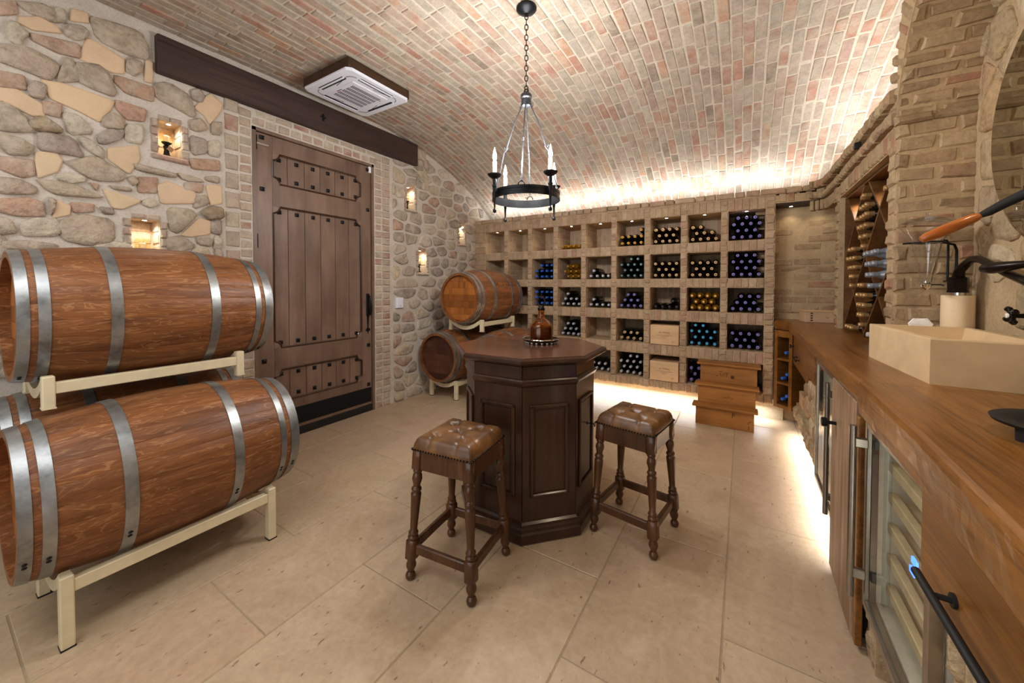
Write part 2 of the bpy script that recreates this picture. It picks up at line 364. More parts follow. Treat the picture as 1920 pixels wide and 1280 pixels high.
def dup(root, loc, rz=None, label=None, group=None):
    def cp(o, par):
        c = o.copy(); C.objects.link(c)
        if par: c.parent = par
        for ch in kids.get(o.name, []): cp(ch, c)
        return c
    kids = {}
    for o in bpy.data.objects:
        if o.parent: kids.setdefault(o.parent.name, []).append(o)
    r = cp(root, None); r.location = loc
    if rz is not None: r.rotation_euler = (0, 0, rz)
    if label: r['label'] = label
    if group: r['group'] = group
    return r
def var(c, a, rng=R):
    k = 1+rng.uniform(-a, a); return tuple(max(0, min(1, x*k*(1+rng.uniform(-a, a)*.35))) for x in c[:3])
DESAT = .22
def pick(pal, rng=R):
    x = rng.random()*sum(p[0] for p in pal)
    for wt, c in pal:
        x -= wt
        if x <= 0:
            c = lin(c); m = .3*c[0]+.6*c[1]+.1*c[2]; return tuple(v+(m-v)*DESAT for v in c[:3])
    return lin(pal[-1][1])[:3]
class Pieces:
    """masonry pieces of one parent: the 300 that show largest become objects, the rest one stuff part"""
    def __init__(s, parent, name, mat, limit=300, smooth=False): s.p, s.name, s.mat, s.lim, s.sm, s.items = parent, name, mat, limit, smooth, []
    def put(s, vs, fs, tint, area_, boost=1.0, mat=None):
        c = sum((Vector(v) for v in vs), Vector())/len(vs); x, y, z = proj(c)
        k = area_/(z*z)*boost if z > 0 and -40 < x < 1960 and -40 < y < 1320 else 0
        s.items.append((k, c, vs, fs, tint, mat or s.mat))
    def done(s, stuff_name=None):
        s.items.sort(key=lambda t: -t[0]); rest = {}
        for i, (k, c, vs, fs, tint, m) in enumerate(s.items):
            if i < s.lim and k > 0:
                g = G(); g.add(vs, fs, tint); g.obj(s.name, m, s.p, s.sm, True, c, 75)
            else: rest.setdefault(m, G()).add(vs, fs, tint)
        for m, g in rest.items():
            o = g.obj(stuff_name or s.name+'_rest', m, s.p, s.sm, True, ang=75); o['kind'] = 'stuff'
def brick_geo(c, ux, uy, un, sx, sy, depth, ch=.006, jit=.003, rng=R, front=0.0):
    """a worn brick: centre of its face, in-plane axes ux uy, outward normal un"""
    c, ux, uy, un = Vector(c), Vector(ux), Vector(uy), Vector(un); c = c+un*front
    J = lambda: rng.uniform(-jit, jit)
    vs = []
    cs = [(-1, -1), (1, -1), (1, 1), (-1, 1)]; js = [(J(), J()) for _ in cs]
    for (a, b), (p, q) in zip(cs, js): vs.append(c+ux*(a*sx/2+p)+uy*(b*sy/2+q)-un*depth)
    for (a, b), (p, q) in zip(cs, js): vs.append(c+ux*(a*sx/2+p)+uy*(b*sy/2+q)-un*ch)
    for (a, b), (p, q) in zip(cs, js): vs.append(c+ux*(a*(sx/2-ch)+p)+uy*(b*(sy/2-ch)+q)+un*J()*.6)
    fs = [(8, 9, 10, 11)]
    for i in range(4):
        j = (i+1) % 4; fs += [(i, j, 4+j, 4+i), (4+i, 4+j, 8+j, 8+i)]
    if ux.cross(uy).dot(un) < 0: fs = [f[::-1] for f in fs]
    return vs, fs
def stone_geo(poly, frame, h, rng=R, dome=.55, base=.03, flat=False):
    """poly [(a,b)] in the wall plane; frame(a,b,d) -> world point d off the wall; ccw seen from the room"""
    n = len(poly); ca = sum(p[0] for p in poly)/n; cb = sum(p[1] for p in poly)/n
    rings = ((1.0, -base), (1.0, h*.35), (.955, h*.85), (.80, h*1.0)) if flat else ((1.0, -base), (1.0, h*.28), (.94, h*.75), (.66, h*(1+rng.uniform(-.1, .2))))
    vs = []
    for k, (s, d) in enumerate(rings):
        for a, b in poly:
            jd = 0 if k == 0 else rng.uniform(-1, 1)*h*(.05 if flat else .22)
            js = s*(1+(rng.uniform(-.05, .05) if k >= 2 and not flat else 0))
            vs.append(frame(ca+(a-ca)*js, cb+(b-cb)*js, d+jd))
    vs.append(frame(ca, cb, h*(1.0 if flat else 1.05+rng.uniform(-.15, .2)))); m = len(rings); fs = []
    for r in range(m-1):
        for i in range(n):
            j = (i+1) % n; fs.append((r*n+i, r*n+j, (r+1)*n+j, (r+1)*n+i))
    for i in range(n): fs.append(((m-1)*n+i, (m-1)*n+(i+1) % n, m*n))
    return vs, fs
def chaikin(poly, k=.22):
    out = []
    n = len(poly)
    for i in range(n):
        (a, b), (c, d) = poly[i], poly[(i+1) % n]
        out += [(a+(c-a)*k, b+(d-b)*k), (a+(c-a)*(1-k), b+(d-b)*(1-k))]
    return out
def parea(poly): return sum(poly[i][0]*poly[(i+1) % len(poly)][1]-poly[(i+1) % len(poly)][0]*poly[i][1] for i in range(len(poly)))/2
def clip(poly, a, b, c):
    """keep a*x+b*y<=c"""
    out = []; n = len(poly)
    for i in range(n):
        p, q = poly[i], poly[(i+1) % n]; fp = a*p[0]+b*p[1]-c; fq = a*q[0]+b*q[1]-c
        if fp <= 0: out.append(p)
        if (fp < 0 < fq) or (fq < 0 < fp):
            t = fp/(fp-fq); out.append((p[0]+(q[0]-p[0])*t, p[1]+(q[1]-p[1])*t))
    return out
def rubble(x0, x1, y0, y1, dx, dy, inside, gap=.012, rng=R):
    """irregular stones over a rectangle: Voronoi cells of a jittered, row-shifted grid, shrunk for the joints"""
    pts = []; ny = max(1, round((y1-y0)/dy))
    for j in range(ny):
        x = x0+rng.uniform(-.5, .5)*dx
        while x < x1+dx*.5:
            w_ = dx*rng.choice((.55, .7, .9, 1.1, 1.5)); px, py = x+w_/2, y0+(j+.5+rng.uniform(-.28, .28))*(y1-y0)/ny
            pts.append((px, py)); x += w_
    s = dx/dy*.8; out = []
    for i, (px, py) in enumerate(pts):
        poly = [(x0, y0), (x1, y0), (x1, y1), (x0, y1)]
        for j, (qx, qy) in enumerate(pts):
            if i == j or abs(qx-px) > dx*3.2 or abs(qy-py) > dy*3.2: continue
            # anisotropic metric: y scaled by s
            a, b = (qx-px), (qy-py)*s*s; c = (qx*qx-px*px)/2+s*s*(qy*qy-py*py)/2
            poly = clip(poly, a, b, c)
            if len(poly) < 3: break
        if len(poly) < 3 or not inside(px, py): continue
        n = len(poly); ca = sum(p[0] for p in poly)/n; cb = sum(p[1] for p in poly)/n
        q = []
        for a, b in poly:
            d = math.hypot(a-ca, b-cb); k = max(.3, 1-gap*1.25/max(d, .02)); q.append((ca+(a-ca)*k, cb+(b-cb)*k))
        if parea(q) > dx*dy*.12: out.append(chaikin(q, rng.uniform(.10, .24)))
    return out
# ================================================================== THE ROOM
XL, YR, YB = -3.5, 4.584, 5.12        # left wall plane, rack face, wall behind the rack
XR, YN = 1.25, -1.6                   # far side above the counter, wall behind the camera
ZC = 3.19; VY, VR = 2.60, 4.25        # vault: flat to VY, then an arc
def vault(y):
    return ZC if y <= VY else ZC-(VR-math.sqrt(max(0, VR*VR-(y-VY)**2)))
MORT_L = lin('c6bbae')[:3]; MORT_C = lin('c4b7a4')[:3]; MORT_B = lin('bfa482')[:3]; MORT_R = lin('b89e7a')[:3]

# ---- floor: slab of joints plus large travertine tiles
fl = struct(G().box((-3.9, YN-.1, -.12), (XR+.1, YB+.1, -.0022), lin('a08c72')[:3]).obj('floor', 'mortar', tint=True))
tiles = Pieces(fl, 'floor_tile', 'tile')
TX0, TW, TL = -.569, .5165, .912
starts = {-6: .3, -5: .62, -4: .2, -3: .73, -2: 1.18, -1: 1.71, 0: 2.186, 1: 1.68, 2: 1.2, 3: .9}
for k in range(-6, 4):
    xa, xb = TX0+TW*k, TX0+TW*(k+1)
    if k <= 0: xa, xb = TX0+TW*k, TX0+TW*(k+1)
    y = starts[k]-TL*5
    while y < YB:
        a, b = max(y, YN), min(y+TL, YB)
        if b-a > .05:
            t = var(lin('b8a084'), .06)
            g = G().box((max(xa, -3.85)+.0022, a+.0022, -.03), (min(xb, XR)-.0022, b-.0022, R.uniform(-.0006, .0006)), t, .003)
            tiles.put(g.v, g.f, t, .4)
        y += TL
tiles.done()

# ---- ceiling: mortar shell and bricks running along the arc
g = G(); ys = [YN, VY]+[VY+(YB-VY)*i/22 for i in range(1, 23)]
vs = []; fs = []
for y in ys: vs += [(-3.75, y, vault(y)+.0035), (XR+.05, y, vault(y)+.0035)]
for i in range(len(ys)-1): fs.append((2*i, 2*i+1, 2*i+3, 2*i+2))
o0 = len(vs)
for y in ys: vs += [(-3.75, y, vault(y)+.16), (XR+.05, y, vault(y)+.16)]
for i in range(len(ys)-1): fs.append((o0+2*i, o0+2*i+2, o0+2*i+3, o0+2*i+1))
ce = struct(g.add(vs, fs, MORT_C).obj('ceiling', 'mortar', tint=True))
cb = Pieces(ce, 'brick', 'brick')
CPAL = [(3.4, 'a8947f'), (2.4, 'a8826e'), (1.9, 'b06c50'), (.9, '84705e'), (2.4, 'a09482'), (.9, 'b87e56'), (.8, 'b2a492')]
AC = (-2.945, 2.147)
cw = .074; nx = int((XR+3.5)/cw)
def arcpt(s):
    """distance along the vault from YN -> (y, z, tangent, normal into room)"""
    L0 = VY-YN
    if s <= L0: return YN+s, ZC, (0, 1, 0), (0, 0, -1)
    a = (s-L0)/VR; return VY+VR*math.sin(a), ZC-VR*(1-math.cos(a)), (0, math.cos(a), -math.sin(a)), (0, -math.sin(a), -math.cos(a))
L1 = VY-YN+VR*math.asin((YB-VY)/VR)
for i in range(nx):
    x = XL+cw*(i+.5)+R.uniform(-.003, .003); s = R.uniform(-.2, 0)+(.11 if i % 2 else 0)
    while s < L1:
        ln = .225 if R.random() > .12 else .11
        m = s+ln/2; s += ln+.009
        if m < .7 or m > L1-.02: continue
        y, z, ty, nn = arcpt(m)
        if abs(x-AC[0]) < .30 and abs(y-AC[1]) < .30: continue
        t = var(pick(CPAL), .10); fr = R.uniform(-.001, .0045)
        v_, f_ = brick_geo((x, y, z), (1, 0, 0), ty, nn, cw-.011, ln-.002, .02, .005, .0034, R, fr)
        cb.put(v_, f_, t, (cw-.01)*ln, abs(Vector(nn).dot((Vector((x, y, z))-CAM).normalized())))
cb.done()

# ---- left wall: mortar face with openings, stones, brick pier round the door
NICHES = [  # y0,y1,z0,z1 (clear opening)
    (.945, 1.075, 2.315, 2.555), (.800, .945, 1.60, 1.845), (3.215, 3.345, 2.325, 2.60), (3.405, 3.545, 1.555, 1.835), (4.195, 4.325, 1.995, 2.285)]
DOOR = (1.535, 2.741, 0.0, 2.722)
HOLES = NICHES+[DOOR]
cy = sorted({YN, YB, *[h[0] for h in HOLES], *[h[1] for h in HOLES], *[VY+.18*i for i in range(15) if VY+.18*i < YB]})
cz = sorted({0.0, *[h[2] for h in HOLES], *[h[3] for h in HOLES], 3.22})
g = G()
for a, b in zip(cy, cy[1:]):
    for c, d in zip(cz, cz[1:]):
        if any(h[0]-1e-6 <= a and b <= h[1]+1e-6 and h[2]-1e-6 <= c and d <= h[3]+1e-6 for h in HOLES): continue
        g.add([(XL, a, c), (XL, b, c), (XL, b, d), (XL, a, d)], [(0, 1, 2, 3)], MORT_L)
g.add([(XL-.25, YN, 0), (XL-.25, YB, 0), (XL-.25, YB, 3.3), (XL-.25, YN, 3.3)], [(0, 1, 2, 3)], MORT_L)
wl = struct(g.obj('wall_left', 'mortar', tint=True))
ST = Pieces(wl, 'stone', 'stone', 260, True)
frL = lambda a, b, d: (XL+d, a, b)
SC_ = {'R': 'b48a70', 'S': 'd0b494', 'G': 'b29f88', 'W': 'cdbfa8', 'P': 'a08e82', 'D': '8d7450'}
HAND = """R 296 2948 349 2982 354 2919 295 2878
G 356 2987 463 3032 530 2980 476 2948 390 2953
W 493 3039 531 3045 534 2976 496 2965
S 559 3069 620 3082 624 3029 554 3000
S 368 2906 432 2945 495 2930 506 2901 410 2863 365 2876
W 327 2859 357 2861 391 2825 370 2785 362 2748 326 2760 316 2799
W 526 2936 562 2977 602 2989 624 2962 610 2924 573 2895 537 2899
G 645 3067 724 3082 855 3100 889 3018 888 2944 795 2929 678 2949
R 409 2835 576 2869 579 2792 496 2779 416 2799
S 631 2929 776 2880 770 2793 719 2775 591 2792
G 292 2704 380 2746 492 2712 483 2650 456 2602 391 2617 291 2628
G 527 2754 551 2766 582 2709 581 2654 494 2608 510 2686
G 570 2740 658 2783 701 2754 735 2655 717 2622 630 2634 585 2650
G 794 2877 825 2908 862 2898 863 2845 831 2800 793 2811
S 887 2924 923 2928 916 2796 880 2793
R 746 2756 921 2757 909 2666 791 2667 745 2711
R 290 2568 370 2579 376 2509 288 2486
P 383 2523 412 2570 452 2560 443 2481 396 2479
S 288 2476 341 2494 435 2444 434 2386 398 2372 287 2416
S 452 2583 524 2598 716 2583 698 2525 653 2439 570 2474 481 2497
R 439 2468 507 2473 498 2398 442 2400
G 287 2405 360 2368 407 2284 324 2255 284 2252
D 390 2329 423 2370 449 2368 505 2330 496 2304 429 2292 400 2293
W 514 2428 577 2435 634 2351 535 2311
R 744 2595 878 2590 866 2512 789 2496 747 2545
G 675 2453 715 2507 770 2489 769 2423 687 2407
P 655 2333 714 2404 768 2391 758 2355 694 2302 663 2298
W 783 2455 866 2478 859 2355 782 2350
P 425 2285 551 2286 586 2188 518 2186 424 2181
W 579 2296 608 2311 676 2258 675 2208 632 2220 587 2262
S 707 2274 834 2327 843 2249 793 2143 706 2210
G 284 2225 357 2222 399 2190 377 2138 315 2126 283 2165
R 282 2099 394 2109 396 2030 354 2008 281 2039
S 412 2160 479 2180 502 2140 485 2076 417 2024 408 2102
G 525 2134 573 2160 640 2204 764 2136 745 2079 638 2060 572 2099
W 489 2053 532 2074 596 2062 592 2036 531 2013 492 2025
G 417 2007 523 2014 654 1963 637 1947 491 1935 446 1961
G 280 1985 347 1990 402 1957 394 1921 311 1904 279 1908
R 278 1864 373 1889 419 1875 428 1801 343 1788 277 1804
G 449 1909 479 1898 470 1837 454 1811
S 681 2006 839 1967 833 1952 761 1899 719 1899
W 356 1750 392 1778 481 1786 479 1691 362 1677 352 1716
G 496 1770 568 1823 700 1812 707 1684 606 1649 510 1676
G 280 1630 355 1648 471 1636 447 1605 293 1592
G 276 1771 316 1755 335 1691 275 1673
R 841 2122 932 2137 926 2039 840 2027
S 942 2084 996 2124 1138 2083 1131 2008 962 1976
G 787 2102 821 2130 837 2087 811 2061
G 828 2212 944 2202 1030 2196 1019 2165 842 2169
G 1042 2206 1170 2194 1194 2170 1086 2160
R 1124 2330 1291 2362 1297 2287 1140 2261
P 1126 2499 1223 2494 1222 2403 1136 2363
W 1229 2488 1306 2521 1305 2397 1234 2392
G 1121 2606 1188 2646 1230 2587 1174 2545 1127 2550
G 1256 2641 1321 2665 1313 2570 1255 2557
S 1221 2816 1253 2852 1323 2805 1302 2735 1243 2637 1213 2685 1158 2716
G 936 2778 1006 2823 1118 2780 1146 2674 1128 2645 1037 2674 951 2695
P 1130 2828 1179 2864 1212 2820 1189 2765 1141 2775
G 1213 2220 1296 2240 1295 2186 1219 2191
S 1218 2146 1308 2166 1313 2042 1242 2014
D 1184 1943 1241 2001 1306 1994 1312 1917 1227 1897
G 1150 2056 1211 2076 1229 2014 1136 1965
G 994 1940 1118 1947 1148 1907 1047 1776 1003 1800
S 1069 1765 1165 1888 1240 1876 1226 1786 1116 1755
G 980 1726 1063 1752 1139 1684 1045 1632 984 1656
G 1151 1752 1213 1769 1251 1740 1237 1692 1163 1701
S 482 1898 532 1872 528 1823 466 1795
W 858 1971 899 1999 940 1959 898 1930 858 1943
R 1092 2146 1193 2152 1180 2092 1085 2094
R 617 2036 655 2032 641 1992
G 704 2037 754 2042 801 2039 796 2018 726 2016
P 657 1894 715 1891 719 1853 670 1852
R 541 1897 627 1901 627 1857 552 1839
P 1240 1891 1305 1904 1306 1792 1245 1800
W 1264 1772 1306 1769 1302 1667 1256 1671"""
hand_polys = []
for ln in HAND.strip().split('\n'):
    k, *q = ln.split(); q = [int(x)/1000 for x in q]; poly = list(zip(q[0::2], q[1::2]))
    if parea(poly) < 0: poly = poly[::-1]
    hand_polys.append(poly)
    ca_ = sum(p[0] for p in poly)/len(poly); cb_ = sum(p[1] for p in poly)/len(poly); poly = [(ca_+(a-ca_)*1.17, cb_+(b-cb_)*1.17) for a, b in poly]
    rounded = chaikin(poly, .09 if k in 'SR' else .17)
    flat = k in 'S'
    h = {'S': .014, 'R': .018, 'G': .026, 'W': .024, 'P': .026, 'D': .055}[k]*R.uniform(.8, 1.2)
    v_, f_ = stone_geo(rounded, frL, h, R, flat=k in 'SR')
    ST.put(v_, f_, var(lin(SC_[k]), .06), parea(poly), 4, 'slab' if flat else 'stone')
LPAL = [(2.2, 'b09c80'), (1.6, 'c4ac88'), (1.2, 'b2866a'), (1.6, 'a08e74'), (1.2, '94867a'), (1.2, 'cab89c'), (.9, '8d7a68')]
def in_left(y, z):
    if z > vault(y)-.05 or z < .03: return False
    for h in NICHES:
        if h[0]-.07 < y < h[1]+.07 and h[2]-.07 < z < h[3]+.05: return False
    if abs(z-.53) < .24 and (.2 < y < 1.2 or 3.38 < y < 4.40): return False
    if 3.0 < y < 3.18 and 1.08 < z < 1.28: return False
    if y < 1.31: return z < 1.60 and not any(min(p[0] for p in q)-.02 < y < max(p[0] for p in q)+.02 and min(p[1] for p in q)-.02 < z < max(p[1] for p in q)+.02 for q in hand_polys)
    return True
for reg in ((2.99, 4.80, .0, 3.12, .25, .135), (-.3, 1.32, .0, 1.70, .26, .17)):
    for poly in rubble(*reg[:6], in_left, .019):
        k = R.random(); h = R.uniform(.008, .026)
        v_, f_ = stone_geo(poly, frL, h, R, flat=k < .45)
        cyy = sum(p[0] for p in poly)/len(poly); czz = sum(p[1] for p in poly)/len(poly)
        b = .02 if (reg[0] < 0 or (czz < 1.0 and 3.3 < cyy)) else 1
        ST.put(v_, f_, var(pick(LPAL), .08), parea(poly), b, 'stone')
# stones above the beam
for poly in rubble(3.37, 3.6, 2.6, 3.12, .16, .14, lambda y, z: z < vault(y)-.06, .012):
    v_, f_ = stone_geo(poly, frL, R.uniform(.015, .03), R); ST.put(v_, f_, var(pick(LPAL), .08), parea(poly), .5)
ST.done('stones')
BR = Pieces(wl, 'brick', 'brick', 240)
DPAL = [(3, 'b89e84'), (1.6, 'b48a72'), (1, 'a8705a'), (1.6, 'a8957c'), (1, 'c4b092')]
def lbrick(y, z, sy, sz, fr=.006, dp=.03):
    v_, f_ = brick_geo((XL, y, z), (0, 1, 0), (0, 0, 1), (1, 0, 0), sy, sz, dp, .008, .004, R, fr+R.uniform(-.003, .004)); BR.put(v_, f_, var(pick(DPAL), .09), sy*sz)
z = .0
k = 0
while z < 2.84:
    hz = .068
    lbrick(1.485, z+hz/2+.004, .085, hz-.004)                       # left pier, two bricks per course
    if k % 2 == 0: lbrick(1.388, z+hz+.004, .092, 2*hz-.012, .010)
    if z < 2.70 or True:
        lbrick(2.800, z+hz/2+.004, .088, hz-.004); lbrick(2.905, z+hz/2+.004, .098, hz-.006, .012)
    z += hz+.009; k += 1
for r_, (zz, hh, w_) in enumerate(((2.766, .070, .105), (2.838, .052, .155))):
    y = 1.53+r_*.03
    while y < 2.755:
        lbrick(y+w_/2, zz, w_-.012, hh-.008, .005); y += w_
for a, b, c, d in NICHES:                                            # brick frames round the candle niches
    lbrick((a+b)/2, c-.022, b-a+.07, .032, .024)
    n = 4
    for i in range(n):
        zz = c+(d-c)*(i+.5)/n; lbrick(a-.019, zz, .036, (d-c)/n-.008, .020); lbrick(b+.019, zz, .036, (d-c)/n-.008, .016)
    for i in range(2): lbrick(a+(b-a)*(i+.5)/2, d+.018, (b-a)/2-.006, .032, .012)
BR.done('bricks')
for i, (a, b, c, d) in enumerate(NICHES):                            # niche linings
    q = var(lin('c4a888'), .04); dp = .15; x0 = XL-dp; x1 = XL+.001
    g = G()
    g.add([(x0, a, c), (x0, b, c), (x0, b, d), (x0, a, d)], [(0, 1, 2, 3)], q)
    g.add([(x0, a, c), (x1, a, c), (x1, b, c), (x0, b, c)], [(0, 1, 2, 3)], q)
    g.add([(x0, a, d), (x1, a, d), (x1, b, d), (x0, b, d)], [(3, 2, 1, 0)], q)
    g.add([(x0, a, c), (x1, a, c), (x1, a, d), (x0, a, d)], [(3, 2, 1, 0)], q)
    g.add([(x0, b, c), (x1, b, c), (x1, b, d), (x0, b, d)], [(0, 1, 2, 3)], q)
    for k in range(3):                                               # rough bricks of the side and the back
        zz = c+(d-c)*(k+.5)/3; hh = (d-c)/3-.008
        v_, f_ = brick_geo((x0+.075, b-.004, zz), (1, 0, 0), (0, 0, 1), (0, -1, 0), .13, hh, .01, .008, .003); g.add(v_, f_, var(q, .1))
        v_, f_ = brick_geo((x0+.004, (a+b)/2, zz), (0, 1, 0), (0, 0, 1), (1, 0, 0), b-a-.01, hh, .01, .008, .003); g.add(v_, f_, var(q, .1))
    o = g.obj('niche_lining', 'brick', wl, tint=True, ang=60)

# ---- dark timber lintel over the door
bm_ = G().box((XL-.02, .935, 2.868), (XL+.055, 3.36, 3.128), bev=.006)
beam = struct(bm_.obj('trim_1', 'beam_wood', loc=(XL, 2.1, 3.0)))
g = G(); g.box((XL+.05, 2.118, 3.02), (XL+.062, 2.135, 3.085)).box((XL+.05, 2.10, 3.05), (XL+.060, 2.155, 3.062)); g.obj('iron_cross', 'black_iron', beam, loc=(XL, 2.1, 3.0)).location = (0, .0, -.055)
g = G()
for k in range(46):
    y, zz = R.uniform(.98, 3.3), R.uniform(2.89, 3.10); g.ball((XL+.055, y, zz), R.uniform(.0025, .0045), 5, (.4, 1, 1))
q = g.obj('nail_head', 'grey_iron', beam, loc=(XL, 2.1, 3.0)); q.location = (0, 0, 0); q['kind'] = 'stuff'

# ---- the door
dr = struct(link('door_1', None, None, (XL, 2.138, 0)))
def D(g, name, mat, par=dr, smooth=False, ang=40):
    return g.obj(name, mat, par, smooth, False, None, ang) if False else _D(g, name, mat, par, smooth, ang)
def _D(g, name, mat, par, smooth, ang):
    o = Vector((XL, 2.138, 0)); g.v = [tuple(Vector(v)-o) for v in g.v]; return link(name, g.mesh(name, mat, smooth, False, ang), par)
FX = XL-.012                                                          # face of the stiles
D(G().box((XL-.12, 1.535, 0), (XL+.006, 1.563, 2.722)).box((XL-.12, 2.713, 0), (XL+.006, 2.741, 2.722)).box((XL-.12, 1.535, 2.694), (XL+.006, 2.741, 2.722)), 'door_frame', 'door_wood')
PANELS = [(1.70, 2.585, 2.285, 2.545), (1.70, 2.585, .835, 2.085), (1.70, 2.585, .355, .640)]
for a, b, c, d in PANELS:
    n = 6
    for i in range(n):
        y0, y1 = a-.02+(b-a+.04)*i/n, a-.02+(b-a+.04)*(i+1)/n
        D(G().box((FX-.05, y0+.0018, c-.01), (FX-.016, y1-.0018, d+.01), bev=.003), 'plank', 'door_wood')
        for zz in (c+.045, d-.045):
            g = G(); s = .0165; yy = (y0+y1)/2; g.add([(FX-.017, yy-s, zz-s), (FX-.017, yy+s, zz-s), (FX-.017, yy+s, zz+s), (FX-.017, yy-s, zz+s), (FX-.008, yy-s, zz-s), (FX-.008, yy+s, zz-s), (FX-.008, yy+s, zz+s), (FX-.008, yy-s, zz+s), (FX+.004, yy, zz)],
                [(0, 1, 5, 4), (1, 2, 6, 5), (2, 3, 7, 6), (3, 0, 4, 7), (4, 5, 8), (5, 6, 8), (6, 7, 8), (7, 4, 8)]); D(g, 'stud', 'black_iron')
for yy in (1.613, 2.668):
    for zz in (2.652, 2.215, .735, .300):
        g = G(); s = .0175; x = FX+.001; g.add([(x, yy-s, zz-s), (x, yy+s, zz-s), (x, yy+s, zz+s), (x, yy-s, zz+s), (x+.008, yy-s, zz-s), (x+.008, yy+s, zz-s), (x+.008, yy+s, zz+s), (x+.008, yy-s, zz+s), (x+.020, yy, zz)],
            [(0, 1, 5, 4), (1, 2, 6, 5), (2, 3, 7, 6), (3, 0, 4, 7), (4, 5, 8), (5, 6, 8), (6, 7, 8), (7, 4, 8)]); D(g, 'stud', 'black_iron')
g = G().box((FX-.055, 1.563, .05), (FX-.05, 2.713, 2.694)); D(g, 'backing_board', 'door_wood')
for y0, y1 in ((1.567, 1.70), (2.585, 2.709)): D(G().box((FX-.05, y0, .072), (FX, y1, 2.690), bev=.003), 'stile', 'door_wood')
for z0, z1 in ((.072, .355), (.640, .835), (2.085, 2.285), (2.545, 2.690)): D(G().box((FX-.05, 1.70, z0), (FX, 2.585, z1), bev=.001), 'rail', 'door_wood')
RC = .058
for a, b, c, d in PANELS:
    pts = []
    for (yy, zz, a0) in ((b, d, PI), (a, d, 1.5*PI), (a, c, 0), (b, c, .5*PI)):
        arc = [(yy+RC*math.cos(a0+PI/2*k/6), zz+RC*math.sin(a0+PI/2*k/6)) for k in range(7)]
        D(G().prism([(yy, zz)]+arc, FX-.05, FX-.0003, 0), 'corner_block', 'door_wood')
        pts += [(FX-.001, p, q) for p, q in arc]
    # arcs come as b,d / a,d / a,c / b,c; each runs clockwise, so reverse it to chain the outline
    loop = []
    for k in range(4): loop += pts[k*7:(k+1)*7][::-1] if False else pts[k*7:(k+1)*7]
    loop2 = []
    order = [0, 1, 2, 3]
    for k in order:
        seg = pts[k*7:(k+1)*7]
        if loop2 and (Vector(loop2[-1])-Vector(seg[0])).length > (Vector(loop2[-1])-Vector(seg[-1])).length: seg = seg[::-1]
        elif not loop2 and (Vector(seg[-1])-Vector(pts[7])).length > (Vector(seg[0])-Vector(pts[7])).length: seg = seg[::-1]
        loop2 += seg
    D(G().tube(loop2, .0085, 6, True), 'panel_moulding', 'table_wood', dr, True)
D(G().box((FX-.002, 1.60, .105), (FX+.008, 2.70, .262), bev=.003), 'kick_plate', 'black_iron')
g = G()
for i in range(7):
    for zz in (.135, .232): g.ball((FX+.008, 1.66+.155*i, zz), .012, 6, (.6, 1, 1))
D(g, 'kick_plate_rivet', 'black_iron', dr, True)['kind'] = 'stuff'
D(G().box((FX-.03, 1.565, 0), (FX+.012, 2.711, .07), bev=.004), 'threshold_weather_bar', 'dark_inside')
h = D(G().box((FX-.001, 2.640, 1.06), (FX+.012, 2.682, 1.30), bev=.006), 'handle_plate', 'black_iron')
D(G().tube([(FX+.012, 2.661, 1.275), (FX+.05, 2.661, 1.27), (FX+.062, 2.661, 1.22), (FX+.06, 2.661, 1.12), (FX+.05, 2.661, 1.075), (FX+.012, 2.661, 1.065)], [.009, .011, .014, .016, .012, .009], 8), 'handle_grip', 'black_iron', dr, True)
D(G().prism([(2.650, 1.06), (2.672, 1.06), (2.664, .93), (2.690, .90), (2.664, .885), (2.661, .86), (2.658, .885), (2.634, .90), (2.657, .93)], FX-.001, FX+.012, 0), 'handle_tail', 'black_iron')
for zz in (2.60, 1.77, .92): D(G().lathe([(.010, -.06), (.010, .06)], 8, (FX+.006, 1.566, zz)), 'hinge', 'black_iron', dr, True)
D(G().box((FX, 1.57, 2.585), (FX+.014, 1.665, 2.60)), 'slide_bolt', 'steel')
D(G().box((FX, 2.678, 2.622), (FX+.02, 2.708, 2.69), bev=.004), 'door_contact', 'white_plastic')

# ---- light switch by the door
t = thing('light_switch', 'white square wall switch plate on the stones beside the dark door', 'switch', (XL+.02, 3.088, 1.183))
G().box((-.03, -.052, -.062), (.008, .052, .062), bev=.004).obj('plate', 'white_plastic', t)
G().box((.008, -.036, -.045), (.0115, .036, .045), bev=.002).obj('rocker', 'white_plastic', t)
G().box((.0115, -.012, -.034), (.0122, .012, -.031)).obj('status_mark', 'grey_iron', t)
# ================================================================== THE BRICK WINE RACK (back wall)
wb = struct(G().add([(XL-.3, YB, 0), (XR, YB, 0), (XR, YB, 2.75), (XL-.3, YB, 2.75)], [(0, 1, 2, 3)], MORT_B).obj('wall_back', 'mortar', tint=True))
G0, OPW, PITCH = -3.299, .328, .3946                                  # first opening, opening width, column pitch
TOPS = [2.178, 1.757, 1.370, .989, .585]; BOTS = [1.867, 1.472, 1.106, .709, .290]
RX0, RX1 = XL+.0, .268
DEP = .43
def colx(c): return G0+PITCH*c, G0+PITCH*c+OPW
rk = thing('wine_rack', 'large brick wine rack of open pigeonholes built across the back of the cellar', 'wine rack', ((RX0+RX1)/2, YR, .19))
def rkobj(g, name, mat, **k):
    o = Vector(rk.location); g.v = [tuple(Vector(v)-o) for v in g.v]; return g.obj(name, mat, rk, **k)
g = G()                                                               # mortar core: slabs and posts with real openings
levels = [(.205, BOTS[4])]+[(TOPS[i+1], BOTS[i]) for i in (3, 2, 1, 0)]+[(TOPS[0], 2.315)]
for a, b in levels: g.box((RX0, YR+.008, a), (RX1, YR+DEP, b), MORT_B)
posts = [(RX0, colx(0)[0])]+[(colx(c)[1], colx(c+1)[0]) for c in range(8)]+[(colx(8)[1], RX1)]
